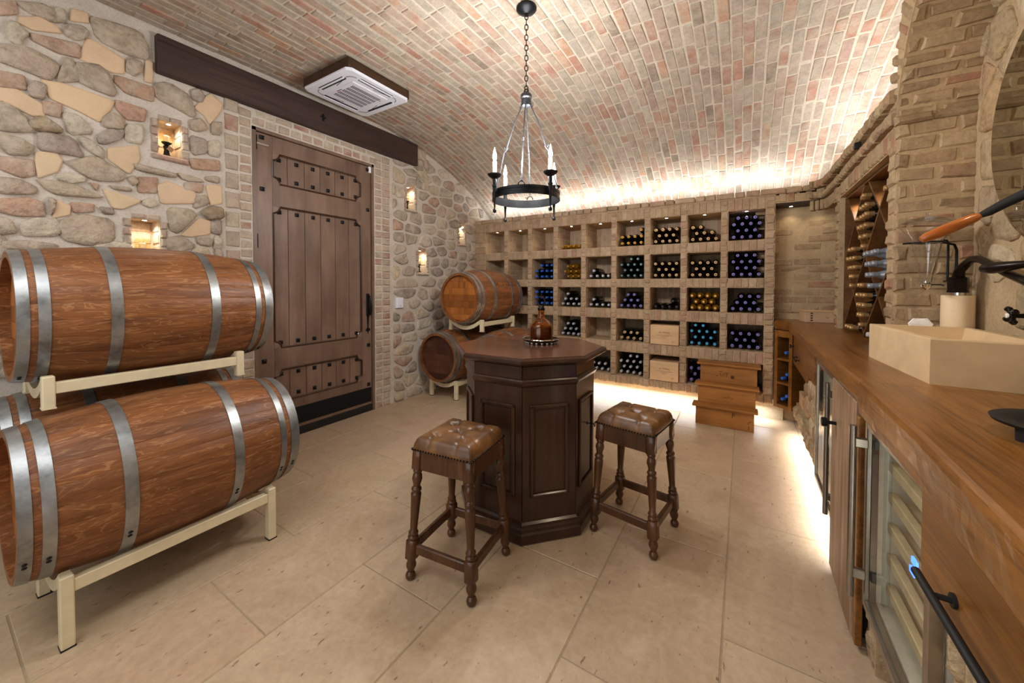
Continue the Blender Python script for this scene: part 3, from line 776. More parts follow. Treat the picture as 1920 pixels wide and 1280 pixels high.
for a, b in posts:
    for c, d in zip(BOTS, TOPS): g.box((a, YR+.008, c), (b, YR+DEP, d), MORT_B)
g.box((RX0, YR+DEP, .205), (RX1, YR+DEP+.03, 2.315), MORT_B)
rkobj(g, 'mortar_core', 'mortar', tint=True)
RB = Pieces(rk, 'brick', 'brick_warm', 300)
_off = Vector(rk.location)
def put_rk(v_, f_, t, ar, boost=1): RB.put(v_, f_, t, ar, boost)
RPAL = [(3, 'b99a7a'), (1.6, 'b08e6e'), (1.4, 'b88e74'), (.9, 'ad7e66'), (1.2, 'c2a484'), (.6, 'a28466')]
def rbrick(x, z, sx, sz, fr=0, rough=.0026, ch=.006):
    v_, f_ = brick_geo((x, YR, z), (1, 0, 0), (0, 0, 1), (0, -1, 0), sx, sz, .05, ch, rough, R, fr+R.uniform(-.002, .004)); put_rk(v_, f_, var(pick(RPAL), .09), sx*sz)
for li, (a, b) in enumerate(levels):                                  # soldier courses of the shelves
    base = li == 0; top = li == 5
    z0, z1 = (a-.015 if base else a, 2.300 if top else b)
    for c in range(9):
        x0, x1 = colx(c); n = 5
        for k in range(n):
            w_ = OPW/n; rbrick(x0+w_*(k+.5), (z0+z1)/2, w_-.008, z1-z0-.006, .010 if base else 0, .006 if base else .0026, .018 if base else .006)
    for a_, b_ in posts:
        w_ = b_-a_; nn = 2 if not base else 1
        if w_ > .15:
            for k in range(3): rbrick(a_+w_*(k+.5)/3, (z0+z1)/2, w_/3-.008, z1-z0-.006, 0)
        else:
            for k in range(nn): rbrick((a_+b_)/2, z0+(z1-z0)*(k+.5)/nn, w_-.006, (z1-z0)/nn-.008, .010 if base else .002, .005, .014 if base else .008)
for a_, b_ in posts:                                                  # headers of the posts
    for c, d in zip(BOTS, TOPS):
        n = 4; w_ = b_-a_
        for k in range(n): rbrick((a_+b_)/2, c+(d-c)*(k+.5)/n, w_-.006, (d-c)/n-.008, .003, .005, .008)
x = RX0                                                               # projecting cornice course
while x < RX1+.5:
    ln = R.choice((.10, .13, .17, .21))
    v_, f_ = brick_geo((x+ln/2, YR-.022, 2.335), (1, 0, 0), (0, 0, 1), (0, -1, 0), ln-.010, .058, .10, .010, .004, R, R.uniform(-.003, .006)); put_rk(v_, f_, var(pick(RPAL), .09), ln*.05); x += ln
for c in range(9):                                                    # linings: bricks on the near side face and the back of each hole
    x0, x1 = colx(c)
    for z0, z1 in zip(BOTS, TOPS):
        n = 4
        for k in range(n):
            zz = z0+(z1-z0)*(k+.5)/n; hh = (z1-z0)/n-.01
            for (ya, yb) in ((.055, .22), (.23, .41)) if k % 2 else ((.055, .12), (.13, .41)):
                v_, f_ = brick_geo((x0+.002, YR+(ya+yb)/2, zz), (0, 1, 0), (0, 0, 1), (1, 0, 0), yb-ya, hh, .01, .005, .002); put_rk(v_, f_, var(pick(RPAL), .08), .01, .35)
        n = 5
        for k in range(n):
            v_, f_ = brick_geo((x0+OPW*(k+.5)/n, YR+DEP-.002, (z0+z1)/2), (1, 0, 0), (0, 0, 1), (0, -1, 0), OPW/n-.008, z1-z0-.01, .01, .005, .002); put_rk(v_, f_, var(pick(RPAL), .08), .015, .3)
# pieces were made in world coordinates: shift them under the rack's empty
for it in range(len(RB.items)):
    k, c, vs, fs, t_, m_ = RB.items[it]; RB.items[it] = (k, c-_off, [tuple(Vector(v)-_off) for v in vs], fs, t_, m_)
RB.done('bricks')
# plinth set back under the rack, cove shelf behind the cornice
rkobj(G().box((RX0, YR+.17, .0), (RX1+.1, YR+.20, .205), lin('cfbfa4')[:3]), 'recessed_plinth', 'mortar', tint=True)
rkobj(G().box((RX0, YR+.0, 2.295), (RX1+.45, YB, 2.315), MORT_B), 'cove_shelf', 'mortar', tint=True)

# downlights: lens, ring and a real spot lamp
def downlight(loc, label, group, power=1.6, size=55, r=.014, col=(1, .86, .68), tilt=(0, 0, -1)):
    t = thing('downlight', label, 'downlight', loc, 0, group)
    G().lathe([(r*1.5, -.002), (r*1.5, 0), (r, 0), (r, -.002)], 14).obj('trim_ring', 'steel', t, True)
    G().lathe([(r, -.0025), (0, -.0035)], 14, cap=False).obj('lens', 'led', t, True)
    l = bpy.data.lights.new('downlight_lamp', 'SPOT'); l.energy = power; l.color = col; l.spot_size = math.radians(size*2); l.spot_blend = .7; l.shadow_soft_size = .012
    o = link('downlight_lamp', l, t, (0, 0, -.006)); o.rotation_euler = Vector(tilt).to_track_quat('-Z', 'Y').to_euler(); return t
ORD = ['first', 'second', 'third', 'fourth', 'fifth', 'sixth', 'seventh', 'eighth', 'ninth', 'tenth', 'eleventh', 'twelfth']
for c in range(9):
    x0, x1 = colx(c)
    downlight(((x0+x1)/2, YR+.075, TOPS[0]-.001), 'tiny downlight in the top pigeonhole, %s rack column from the stone wall' % ORD[c], 'downlights along the top of the rack', 1.5)

# ================================================================== BOTTLES
def bottle_mesh(name, mat, r=.0375, L=.30):
    b = [(0, L), (r*.8, L), (r, L-.006), (r, L-.19), (r*.93, L-.215), (r*.62, L-.236), (.0150, L-.258), (.0138, .0)]
    g = G(); g.lathe(b[::-1], 12, axis=(0, 1, 0), cap=False); return g.mesh(name, mat, True, False, 40)
def cap_mesh(name, mat, ln=.062, r=.0158, ring=True):
    g = G(); g.lathe([(0, -.003), (r*.82, -.003), (r, .002), (r, .014), (r*1.06, .015), (r*1.06, .019), (r, .020), (r*.98, ln)], 12, axis=(0, 1, 0), cap=False); return g.mesh(name, mat, True, False, 40)
BM = {'dark': bottle_mesh('dark_bottle', 'bottle'), 'brown': bottle_mesh('brown_bottle', 'bottle_brown'), 'gold': bottle_mesh('gold_bottle', 'bottle_gold', .037, .29)}
CM = {k: cap_mesh('capsule_'+k, 'cap_'+k) for k in ('violet', 'blue', 'teal', 'cream', 'yellow', 'silver', 'grey', 'dark', 'gold', 'copper', 'pewter', 'white')}
CORK = simple('cork_end', '6a3f1c', .8)
g = G(); g.lathe([(.0075, -.0036), (0, -.0042)], 10, axis=(0, 1, 0), cap=False); CORKM = g.mesh('capsule_centre', CORK, True)
g = G(); g.lathe([(.0378, .13), (.0378, .21)], 12, axis=(0, 1, 0), cap=False); LABM = g.mesh('label_band', 'bottle_label', True)
def bottle(loc, body, cap, label, group, rot=(0, 0, 0), cork=False, lab=False):
    o = link('wine_bottle', BM[body], None, loc, rot); tag(o, label, 'bottle', group)
    c = link('capsule', CM[cap], o)
    if cork: link('capsule_centre', CORKM, c)
    if lab: link('label_band', LABM, o)
    return o
SHELF = ['top', 'second', 'third', 'fourth', 'lowest']
CAPWORD = {'violet': 'violet-capped', 'blue': 'blue-capped', 'teal': 'teal-capped', 'cream': 'cream-capped', 'yellow': 'yellow-foiled', 'silver': 'silver-capped', 'grey': 'grey-green-capped', 'dark': 'black-capped', 'gold': 'golden glass'}
LAYER = ['lowest', 'second', 'third', 'fourth', 'fifth', 'sixth']
# (row, column) -> (body, capsule, counts per layer from the bottom, first slot offset per layer)
CELLS = {
 (0, 3): ('gold', 'gold', [(4, 0)]), (0, 5): ('dark', 'yellow', [(4, 0), (4, 0), (1, 0), ]), (0, 6): ('brown', 'cream', [(4, 0), (3, 0), (4, 0)]), (0, 7): ('brown', 'cream', [(4, 0), (3, 0), (2, 0), ]), (0, 8): ('dark', 'violet', [(4, 0), (3, 0), (4, 0), (3, 0)]),
 (1, 2): ('dark', 'blue', [(4, 0), (4, 0), (3, 1)]), (1, 3): ('gold', 'gold', [(3, 1), (3, 0), (2, 1)]), (1, 4): ('dark', 'silver', [(4, 0), (1, 0)]), (1, 5): ('dark', 'grey', [(4, 0), (3, 0), (4, 0), (2, 1)]), (1, 6): ('brown', 'cream', [(4, 0), (3, 0), (4, 0)]), (1, 7): ('brown', 'cream', [(4, 0), (3, 0), (4, 0)]), (1, 8): ('dark', 'violet', [(4, 0), (3, 0), (4, 0), (3, 0)]),
 (2, 2): ('dark', 'blue', [(4, 0), (4, 0), (4, 0)]), (2, 3): ('dark', 'silver', [(4, 0), (3, 0), (1, 1)]), (2, 4): ('dark', 'silver', [(4, 0), (1, 0)]), (2, 5): ('dark', 'violet', [(4, 0), (3, 0), (2, 1)]), (2, 6): ('brown', 'dark', [(4, 0), (1, 2)]), (2, 7): ('gold', 'gold', [(4, 0), (3, 0), (4, 0)]), (2, 8): ('dark', 'violet', [(4, 0), (3, 0), (3, 1)]),
 (3, 2): ('dark', 'blue', [(2, 2)]), (3, 3): ('dark', 'silver', [(4, 0), (3, 0), (2, 1)]), (3, 5): ('dark', 'cream', [(4, 0), (3, 0)]), (3, 7): ('dark', 'teal', [(4, 0), (3, 0), (4, 0), (2, 0)]), (3, 8): ('dark', 'violet', [(4, 0), (3, 0), (4, 0)]),
 (4, 4): ('dark', 'silver', [(4, 0), (3, 0)]), (4, 5): ('dark', 'silver', [(4, 0), (3, 0), (4, 0), (2, 1)]), (4, 7): ('dark', 'violet', [(4, 0), (3, 0), (4, 0)]), (4, 8): ('dark', 'violet', [(4, 0), (3, 0)]),
}
for (r, c), (body, cap, layers) in CELLS.items():
    x0, x1 = colx(c); z0 = BOTS[r]+.003; rad = .0388; z = z0+rad; was = None
    for j, (n, off) in enumerate(layers):
        sp = (OPW-2*rad-.022)/3; even = j % 2 == 0 or n == 4 or cap == 'blue'
        if was is not None: z += .0665 if was != even else .0768
        was = even
        for k in range(n):
            s = k+off; x = x0+.012+rad+sp*(s if even else s+.5)
            if n == 1 and off == 0 and cap in ('yellow',): x = x1-rad-.012
            dx = R.uniform(-.0006, .0006); mess = cap in ('gold', 'yellow') or (r, c) in ((1, 5), (0, 7))
            rot = (R.uniform(-.002, .002), 0, R.uniform(-.003, .003))
            if mess: rot = (R.uniform(-.002, .001), 0, R.uniform(-.002, .002))
            y = YR+.045+R.uniform(0, .02)+(.02 if cap == 'dark' else 0)
            lb = '%s bottle %s along, %s layer, %s shelf, %s rack column from stone wall' % (CAPWORD[cap], ORD[k], LAYER[j], SHELF[r], ORD[c])
            bottle((x+dx, y, z), body, cap, lb, '%s bottles in the brick rack' % CAPWORD[cap], rot, cap in ('cream', 'violet', 'yellow'), (r, c) in ((0, 7), (1, 7)))
# two pale wooden cases in the seventh column
for r, lab in ((3, 'pale wooden wine case with printed lid, fourth shelf of the brick rack'), (4, 'pale wooden wine case with printed lid, lowest shelf of the brick rack')):
    x0, x1 = colx(6); z0 = BOTS[r]; w_ = OPW-.02; h_ = .222
    t = thing('wine_case', lab, 'wine case', ((x0+x1)/2+.002, YR-.012, z0+.004), 0, 'wooden wine cases in the rack')
    G().box((-w_/2, .012, 0), (w_/2, .34, h_), bev=.002).obj('case_body', 'crate', t)
    G().box((-w_/2, 0, 0), (w_/2, .0125, h_), bev=.0015).obj('front_board', 'crate', t)
    cu = bpy.data.curves.new('case_lettering', 'FONT'); cu.body = 'OS WINES'; cu.size = .023; cu.align_x = 'CENTER'; cu.extrude = .0002; cu.space_character = 1.15
    tx = bpy.data.objects.new('tmp_text', cu); C.objects.link(tx); dg = bpy.context.evaluated_depsgraph_get(); dg.update()
    me = bpy.data.meshes.new_from_object(tx.evaluated_get(dg)); bpy.data.objects.remove(tx)
    for v in me.vertices: x, y = v.co.x, v.co.y; v.co = (x, -.0009, y-2.2*x*x)
    me.materials.clear(); me.materials.append(M['ink']); link('case_lettering', me, t, (0, 0, h_*.60))
    g = G()
    for zz, ww, hh in ((.108, .17, .0035), (.094, .085, .003), (.080, .035, .0028)):
        x = -ww/2
        while x < ww/2: k = R.uniform(.003, .009); g.box((x, -.0008, zz), (min(x+k, ww/2), 0, zz+hh)); x += k+.0025
    g.box((.085, -.0008, .030), (.091, 0, .040)); g.box((.094, -.0008, .036), (.112, 0, .039))
    g.obj('small_print', 'ink', t)['kind'] = 'stuff'

# ================================================================== RIGHT-HAND WALL
WX = .645                                                             # face of the wall above the counter
wr = struct(G().box((1.0, YN, 0), (1.05, 2.60, 3.25), MORT_R).obj('wall_right', 'mortar', tint=True))
g = G(); NX = .905                                                    # back of the sink niche
g.box((NX+.008, -1.0, 0), (NX+.05, 2.64, 3.0), MORT_R)
g.box((WX+.008, 2.628, 1.051), (1.0, 2.76, 2.33), MORT_R)                # pillar
g.box((WX+.008, 2.76, 2.10), (1.0, 4.2, 2.33), MORT_R)                # over the diamond rack
g.box((WX+.008, 3.947, 1.051), (1.0, 4.06, 2.33), MORT_R)                # pier between niche and corner recess
g.box((.985, 2.7, 1.051), (1.0, 4.0, 2.2), MORT_R)                       # back of the diamond niche
g.box((RX1+.005, YR+.20, 0), (1.2, YR+.23, 2.33), MORT_R)                 # back of the corner recess
g.box((RX1+.0, YR-.0, 2.215), (.72, YR+.2, 2.33), MORT_R)             # its lintel
g.box((XR, YN, 0), (XR+.05, YB, 3.3), MORT_R)
g.box((WX+.2, 2.6, 2.28), (XR, YB, 2.30), MORT_R)                     # cove shelf
core = g.obj('mortar_core', 'mortar', wr, tint=True)
RW = Pieces(wr, 'brick', 'brick_warm', 300)
WPAL = [(3, 'a98a5e'), (1.6, '9d7c52'), (1.0, 'a67a55'), (1.4, 'b5986c'), (1, '937651'), (.6, 'a8694a')]
def wbrick(c, ux, un, sx, sz, fr=0, ch=.010, jit=.006, boost=1, dp=.03, uy=(0, 0, 1)):
    v_, f_ = brick_geo(c, ux, uy, un, sx, sz, dp, ch, jit, R, fr+R.uniform(-.003, .006)); RW.put(v_, f_, var(pick(WPAL), .10), sx*sz, boost)
# pillar face towards the camera (rough, long bricks)
z = 1.064; k = 0
while z < 2.19:
    h_ = .0765; xs = [WX, WX+.145, NX+.03] if k % 2 else [WX, WX+.055, WX+.215, NX+.03]
    for a, b in zip(xs, xs[1:]): wbrick(((a+b)/2, 2.628, z+h_/2), (1, 0, 0), (0, -1, 0), b-a-.010, h_-.009, .004, .010, .006)
    wbrick((WX, 2.695, z+h_/2), (0, 1, 0), (-1, 0, 0), .115, h_-.012, .000, .014, .005)
    wbrick((WX, 4.00, z+h_/2), (0, 1, 0), (-1, 0, 0), .10, h_-.014, .002, .012, .006)
    z += h_; k += 1
# corner recess: back wall of long stretchers, lintel
z = 1.060; k = 0
while z < 2.24:
    h_ = .077; x = RX1-.05+(.11 if k % 2 else 0)-.12
    while x < 1.1:
        ln = .225; wbrick((x+ln/2, YR+.20, z+h_/2), (1, 0, 0), (0, -1, 0), ln-.012, h_-.012, .0, .006, .003, .8); x += ln
    z += h_; k += 1
x = RX1+.02
while x < .70: wbrick((x+.035, YR, 2.265), (1, 0, 0), (0, -1, 0), .060, .085, 0, .006, .003); x += .068
wr_l = G().box((RX1+.01, YR+.01, 2.195), (.72, YR+.20, 2.222), bev=.003).obj('recess_lintel_board', 'beam_wood', wr)
# header and cornice along the right-hand wall, turning into the back wall with a rounded corner
def path_right():
    pts = [(WX, 2.64+.068*i) for i in range(0, 23)]
    cx_, cy_, rr = WX-.16, 4.40, .16
    for i in range(1, 6): a = PI/2*i/6; pts.append((cx_+rr*math.cos(a), cy_+rr*math.sin(a)))
    return pts
PR = path_right()
def course(z0, z1, proud, ch=.008, jit=.004, skip=1, stretch=1):
    for i in range(0, len(PR)-stretch, stretch):
        a, b = Vector((*PR[i], 0)), Vector((*PR[i+stretch], 0)); d = (b-a); ln = d.length; d.normalize(); n = Vector((-d.y, d.x, 0)); c = (a+b)/2+n*proud
        wbrick((c.x, c.y, (z0+z1)/2), tuple(d), tuple(n), ln-.008, z1-z0-.006, 0, ch, jit, 1, .07+max(0, proud))
course(2.105, 2.205, .0); course(2.212, 2.272, .030, .012, .006); course(2.278, 2.312, -.012, .006, .003, 1, 2); course(2.316, 2.385, .036, .012, .006)
# arch springing from the pillar over the sink niche: soffit bricks and face edge
acy, acz, ar = 1.16, 2.205, 1.466
g = G(); seg = 26; pv = []; pf = []
for i in range(seg+1):
    a = PI*.5*i/seg*1.02; yy, zz = acy+ar*math.cos(a), acz+ar*.62*math.sin(a)
    pv += [(WX, yy, zz), (1.02, yy, zz), (WX, yy+.004, zz+.30), (1.02, yy, zz+.30)]
for i in range(seg):
    q = 4*i; pf += [(q, q+1, q+5, q+4), (q, q+4, q+6, q+2)]
g.add(pv, pf, MORT_R).obj('arch_core', 'mortar', wr, tint=True)
a = .015; k = 0
while a < 1.45:
    da = .082/ar*1.15; m = a+da/2; yy, zz = acy+ar*math.cos(m), acz+ar*.62*math.sin(m)
    tg = Vector((0, -math.sin(m), .62*math.cos(m))).normalized(); nn = Vector((0, -tg.z, tg.y)); 
    if nn.y > 0: nn = -nn
    xs = [WX+.0, WX+.05, WX+.20, 1.0] if k % 2 else [WX, WX+.15, WX+.29, 1.0]
    ln = (Vector((0, acy+ar*math.cos(a+da), acz+ar*.62*math.sin(a+da)))-Vector((0, acy+ar*math.cos(a), acz+ar*.62*math.sin(a)))).length
    for p, q in zip(xs, xs[1:]): wbrick(((p+q)/2, yy, zz), (1, 0, 0), tuple(nn), q-p-.010, ln-.010, .006, .010, .006, uy=tuple(tg))
    wbrick((WX, yy+tg.z*.09, zz-tg.y*.09), tuple(tg), (-1, 0, 0), ln-.012, .17, .002, .012, .006, uy=(0, tg.z, -tg.y))
    a += da; k += 1
# ledge brick course under the arch on the pillar
for p, q in ((WX-.012, WX+.13), (WX+.13, NX+.03)): wbrick(((p+q)/2, 2.622, 2.222), (1, 0, 0), (0, -1, 0), q-p-.008, .045, .012, .012, .006)
RW.done('bricks')
# rough stones of the sink niche back wall
SR = Pieces(wr, 'stone', 'stone_warm', 120, True)
frR = lambda a, b, d: (NX+.008-d, a, b)
SPAL = [(2, 'c2a47a'), (1.6, 'b09470'), (1, 'bc9466'), (1, 'a48c68'), (1, 'ccb28a')]
for poly in rubble(.6, 2.58, 1.06, 2.9, .22, .16, lambda y, z: not (y > 2.34 and z < 1.45), .015):
    poly = poly[::-1]
    v_, f_ = stone_geo(poly, frR, R.uniform(.008, .024), R); SR.put(v_, f_, var(pick(SPAL), .10), abs(parea(poly)), 1)
SR.done('stones')
# wall behind the camera, with an assumed opening behind the added fill lamp
struct(G().box((-3.8, YN-.1, 0), (-2.7, YN, 3.3), MORT_L).box((.3, YN-.1, 0), (XR+.1, YN, 3.3), MORT_L).box((-2.7, YN-.1, 2.6), (.3, YN, 3.3), MORT_L).obj('wall_rear', 'mortar', tint=True))
for x, y in ((.40, YR+.11), (.62, YR+.09)): downlight((x, y, 2.193), 'tiny downlight in the corner recess lintel, %s the brick rack' % ('beside' if x < .5 else 'further from'), 'downlights over the corner recess', 1.6)
# ================================================================== BARRELS
BR_, BH_, BL_ = .345, .293, .980
def brad(t): return BR_-(BR_-BH_)*(2*t-1)**2
NS = 26
def stave_mesh(name, mat):
    g = G(); n = 16; dth = PI/NS*.9985; vs = []; fs = []
    for i in range(n+1):
        t = i/n; r = brad(t)
        for k, a in enumerate((-dth, -dth*.93, 0, dth*.93, dth)):
            rr = r-(.0009 if k in (0, 4) else 0); vs.append((rr*math.sin(a), BL_*(t-.5), rr*math.cos(a)))
        for a in (dth, -dth): vs.append(((r-.026)*math.sin(a), BL_*(t-.5), (r-.026)*math.cos(a)))
    for i in range(n):
        for k in range(7):
            m = (k+1) % 7; fs.append((i*7+k, (i+1)*7+k, (i+1)*7+m, i*7+m))
    fs += [tuple(range(7)), tuple(n*7+k for k in range(7))[::-1]]
    g.add(vs, fs); return g.mesh(name, mat, True, False, 35)
STAVE = stave_mesh('stave', 'barrel_wood')
HOOPS = [(0.0, .034), (.055, .089), (.262, .303), (.645, .687), (.873, .905), (.930, .980)]
def hoop_mesh(a, b):
    g = G(); ta, tb = a/BL_, b/BL_; pr = []
    for k in range(4): t = ta+(tb-ta)*k/3; pr.append((brad(t)+.0035, BL_*(t-.5)))
    pr = [(pr[0][0]-.004, pr[0][1])]+pr+[(pr[-1][0]-.004, pr[-1][1])]
    g.lathe(pr, 64, axis=(0, 1, 0), cap=False); return g.mesh('hoop', 'hoop', True, False, 40)
HOOPM = [hoop_mesh(a, b) for a, b in HOOPS]
def head_mesh(mat):
    ms = []
    for k in range(7):
        a, b = -BH_+.022+(2*BH_-.044)*k/7, -BH_+.022+(2*BH_-.044)*(k+1)/7; r = BH_-.022
        pts = [(a+.0006, -math.sqrt(max(0, r*r-a*a)))] + [(x, -math.sqrt(max(0, r*r-x*x))) for x in [a+(b-a)*i/5 for i in range(1, 5)]]+[(b-.0006, -math.sqrt(max(0, r*r-b*b)))]
        pts += [(x, -z) for x, z in pts[::-1]]
        ms.append(pts)
    out = []
    for pts in ms: g = G(); g.prism(pts, 0, .02, 1); out.append(g.mesh('head_board', mat))
    return out
HEADS = {m: head_mesh(m) for m in ('barrel_head', 'barrel_dark')}
RIV = G().ball((0, 0, 0), .008, 8, (1, 1, .35)).mesh('rivet', 'black_iron', True)
BUNG = G().lathe([(.028, -.002), (.028, .004), (.02, .008), (0, .008)], 14, cap=False).mesh('bung', 'white_plastic', True)
def barrel(x, y0, z, label, head='barrel_head', spin=.1, rivang=1.9, mark=False):
    t = thing('wine_barrel', label, 'barrel', (x, y0+BL_/2, z-BR_), 0, 'oak wine barrels on cream steel racks')
    for k in range(NS): link('stave', STAVE, t, (0, 0, BR_), (0, spin+2*PI*k/NS, 0))
    for (a, b), hm in zip(HOOPS, HOOPM):
        h = link('hoop', hm, t, (0, 0, BR_)); tt = (a+b)/2/BL_; r = brad(tt)+.004
        for q in (rivang, rivang+.06): link('rivet', RIV, h, (r*math.sin(q), BL_*(tt-.5), r*math.cos(q)), (0, q, 0))
    for sgn, yy in ((1, -BL_/2+.035), (-1, BL_/2-.055)):
        for m in HEADS[head]: link('head_board', m, t, (0, yy, BR_))
    if mark:
        cu = bpy.data.curves.new('painted_number', 'FONT'); cu.body = '0 0 4 8 2'; cu.size = .05; cu.align_x = 'CENTER'; cu.space_character = 1.1
        tx = bpy.data.objects.new('tmp', cu); C.objects.link(tx); dg = bpy.context.evaluated_depsgraph_get(); dg.update(); me = bpy.data.meshes.new_from_object(tx.evaluated_get(dg)); bpy.data.objects.remove(tx)
        import bmesh
        b2 = bmesh.new(); b2.from_mesh(me); bmesh.ops.subdivide_edges(b2, edges=b2.edges[:], cuts=1); b2.to_mesh(me); b2.free()
        for v in me.vertices:
            u, q = v.co.x, v.co.y; tt = .5+u/BL_; a = 1.10-q/BR_; rr = brad(tt)+.0012; v.co = (rr*math.sin(a), BL_*(tt-.5), rr*math.cos(a))
        me.materials.clear(); me.materials.append(simple('faded_orange_paint', 'd08a4a', .8)); link('painted_number', me, t, (0, 0, BR_))
    return t
def crossbar(w_, r, zc, top, y, off=0):
    """saddle bar between two posts, its upper edge cut to the barrel (radius r, axis at height zc above the base)"""
    n = 14; up = []; 
    for i in range(n+1):
        x = -w_/2+w_*i/n; up.append((x, min(top, zc-math.sqrt(max(1e-6, r*r-(x+off)**2))-.004)))
    vs = []; fs = []
    for x, z in up: b = max(0, z-.045); vs += [(x, y-.015, b), (x, y+.015, b), (x, y+.015, z), (x, y-.015, z)]
    for i in range(n):
        for k in range(4): m = (k+1) % 4; fs.append((i*4+k, i*4+m, i*4+4+m, i*4+4+k))
    fs += [(0, 3, 2, 1), (n*4, n*4+1, n*4+2, n*4+3)]
    return G().add(vs, [f[::-1] for f in fs])
def barrel_rack(x, ya, yb, z0, ztop, zaxis, label, foot=0.0, w_=.47, off=0.0):
    t = thing('barrel_rack', label, 'barrel rack', (x, (ya+yb)/2, z0), 0, 'cream steel barrel racks')
    rl = brad(.20)+.006; hy = (yb-ya)/2; zr = ztop-z0; za = zaxis-z0
    for sx in (-1, 1):
        for sy in (-1, 1):
            ztp = min(zr, za-math.sqrt(rl*rl-(abs(sx*w_/2+off)-.025)**2)-.004)
            lg = G().box((sx*w_/2-.023, sy*hy-.019, foot+.003), (sx*w_/2+.023, sy*hy+.019, ztp), bev=.004).obj('leg', 'cream_steel', t)
            G().box((sx*w_/2-.0245, sy*hy-.0205, foot), (sx*w_/2+.0245, sy*hy+.0205, foot+.006)).obj('foot_pad', 'black_plastic' if z0 == 0 else 'cream_steel', lg)
        zq = min(zr-.045, za-math.sqrt(BR_**2-(abs(sx*w_/2+off)-.018)**2)-.008)
        G().box((sx*w_/2-.018, -hy+.018, zq-.050), (sx*w_/2+.018, hy-.018, zq), bev=.003).obj('side_rail', 'cream_steel', t)
    tt = (.14)/BL_
    for sy in (-1, 1): crossbar(w_-.04, rl, za, zr-.02, sy*hy, off).obj('saddle_bar', 'cream_steel', t)
    return t
NB, FB = .188, 3.380
barrel(-2.445, NB, .530, 'oak barrel with six steel hoops low on the near rack, facing the stools', rivang=2.05)
barrel(-2.81, NB+.045, 1.253, 'oak barrel topping the near stack, on the upper cream rack', spin=.03, rivang=2.6)
barrel(-3.143, NB+.03, .530, 'oak barrel half hidden low against the stones behind the near stack', spin=.07)
barrel(-2.83, FB+.02, 1.243, 'bright oak barrel topping the far stack, end towards the door, painted number', spin=.05, mark=True)
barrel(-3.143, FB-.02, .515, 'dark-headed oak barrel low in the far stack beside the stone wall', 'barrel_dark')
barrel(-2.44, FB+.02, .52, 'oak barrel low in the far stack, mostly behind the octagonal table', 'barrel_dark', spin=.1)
barrel_rack(-2.44, .302, 1.035, 0, .305, .530, 'cream steel rack on the floor under the near front barrel', off=.015)
barrel_rack(-2.80, .315, 1.04, .858, 1.015, 1.253, 'cream steel rack under the topmost barrel of the near stack', off=.01)
barrel_rack(-3.143, .32, 1.05, 0, .305, .530, 'cream steel rack on the floor under the near barrel by the stones', w_=.44)
barrel_rack(-2.82, 3.52, 4.20, .850, 1.005, 1.243, 'cream steel rack under the topmost barrel of the far stack', off=.01)
barrel_rack(-3.143, 3.48, 4.16, 0, .29, .515, 'cream steel rack on the floor under the dark-headed far barrel', w_=.40)
barrel_rack(-2.44, 3.52, 4.18, 0, .295, .52, 'cream steel rack on the floor behind the octagonal table')

# ================================================================== OCTAGONAL TABLE
TC = (-1.174, 2.112); TR = .026
tb = thing('octagonal_table', 'dark mahogany octagonal bar table with moulded panels on every side', 'table', (*TC, 0), TR)
PH = PI/8
def octa(prof, name, mat, par=tb): return G().lathe(prof, 8, phase=PH).obj(name, mat, par)
g = G()
octa([(.385, .952), (.43, .962), (.455, .972), (.478, .977), (.489, .985), (.489, 1.000), (.482, 1.008), (.470, 1.0085)], 'top_edge_moulding', 'table_wood')
AP = math.cos(PH)
for k in range(5):                                                    # boards of the top
    h_ = .470*AP; a, b = -h_+2*h_*k/5, -h_+2*h_*(k+1)/5
    octp = [(.470*math.cos(PH+PI/4*i), .470*math.sin(PH+PI/4*i)) for i in range(8)]
    pl = clip(clip(octp, 0, -1, -(a+.0005)), 0, 1, b-.0005)
    G().prism(pl, .985, 1.0118).obj('top_board', 'top_wood', tb)
octa([(.405, .10), (.405, .955)], 'carcass', 'dark_inside')
octa([(.445, 0), (.452, .01), (.452, .055), (.440, .062), (.440, .078), (.428, .084), (.428, .098), (.416, .108), (.408, .112)], 'plinth', 'table_wood')
octa([(.408, .842), (.418, .848), (.426, .858), (.430, .868), (.422, .876), (.416, .884), (.408, .888)], 'waist_moulding', 'table_wood')
for k in range(8):
    an = PI/4*k
    m = Matrix.Rotation(an, 4, 'Z'); ap = .408*AP; hw = .408*math.sin(PH)
    def F(g, name, mat, par=tb, **kw): return g.xf(m).obj(name, mat, par, **kw)
    F(G().box((ap-.012, -hw+.001, .888), (ap+.004, hw-.001, .955)), 'frieze_panel', 'table_wood')
    sp = F(G().box((ap-.012, -hw+.001, .11), (ap+.004, hw-.001, .844)), 'side_panel', 'table_wood')
    pw, z0, z1 = hw-.042, .235, .745
    for lo, hi in (((-pw, z0), (pw, z0+.022)), ((-pw, z1-.022), (pw, z1)), ((-pw, z0), (-pw+.022, z1)), ((pw-.022, z0), (pw, z1))):
        F(G().box((ap+.003, lo[0], lo[1]), (ap+.016, hi[0], hi[1]), bev=.006), 'panel_moulding', 'table_wood', sp)
    F(G().box((ap+.003, -pw+.03, z0+.03), (ap+.007, pw-.03, z1-.03), bev=.003), 'raised_field', 'table_wood', sp)
    if k == 0:
        F(G().tube([(ap+.005, .03, .565), (ap+.05, .03, .565)], .003, 6).tube([(ap+.052, .03+.013*math.cos(a*PI/5), .565+.013*math.sin(a*PI/5)) for a in range(10)], .0025, 5, True), 'key', 'black_iron', sp)
        F(G().lathe([(.011, 0), (.011, .003), (0, .003)], 10, (ap+.006, .03, .565), (1, 0, 0), cap=False), 'keyhole_plate', 'black_iron', sp)

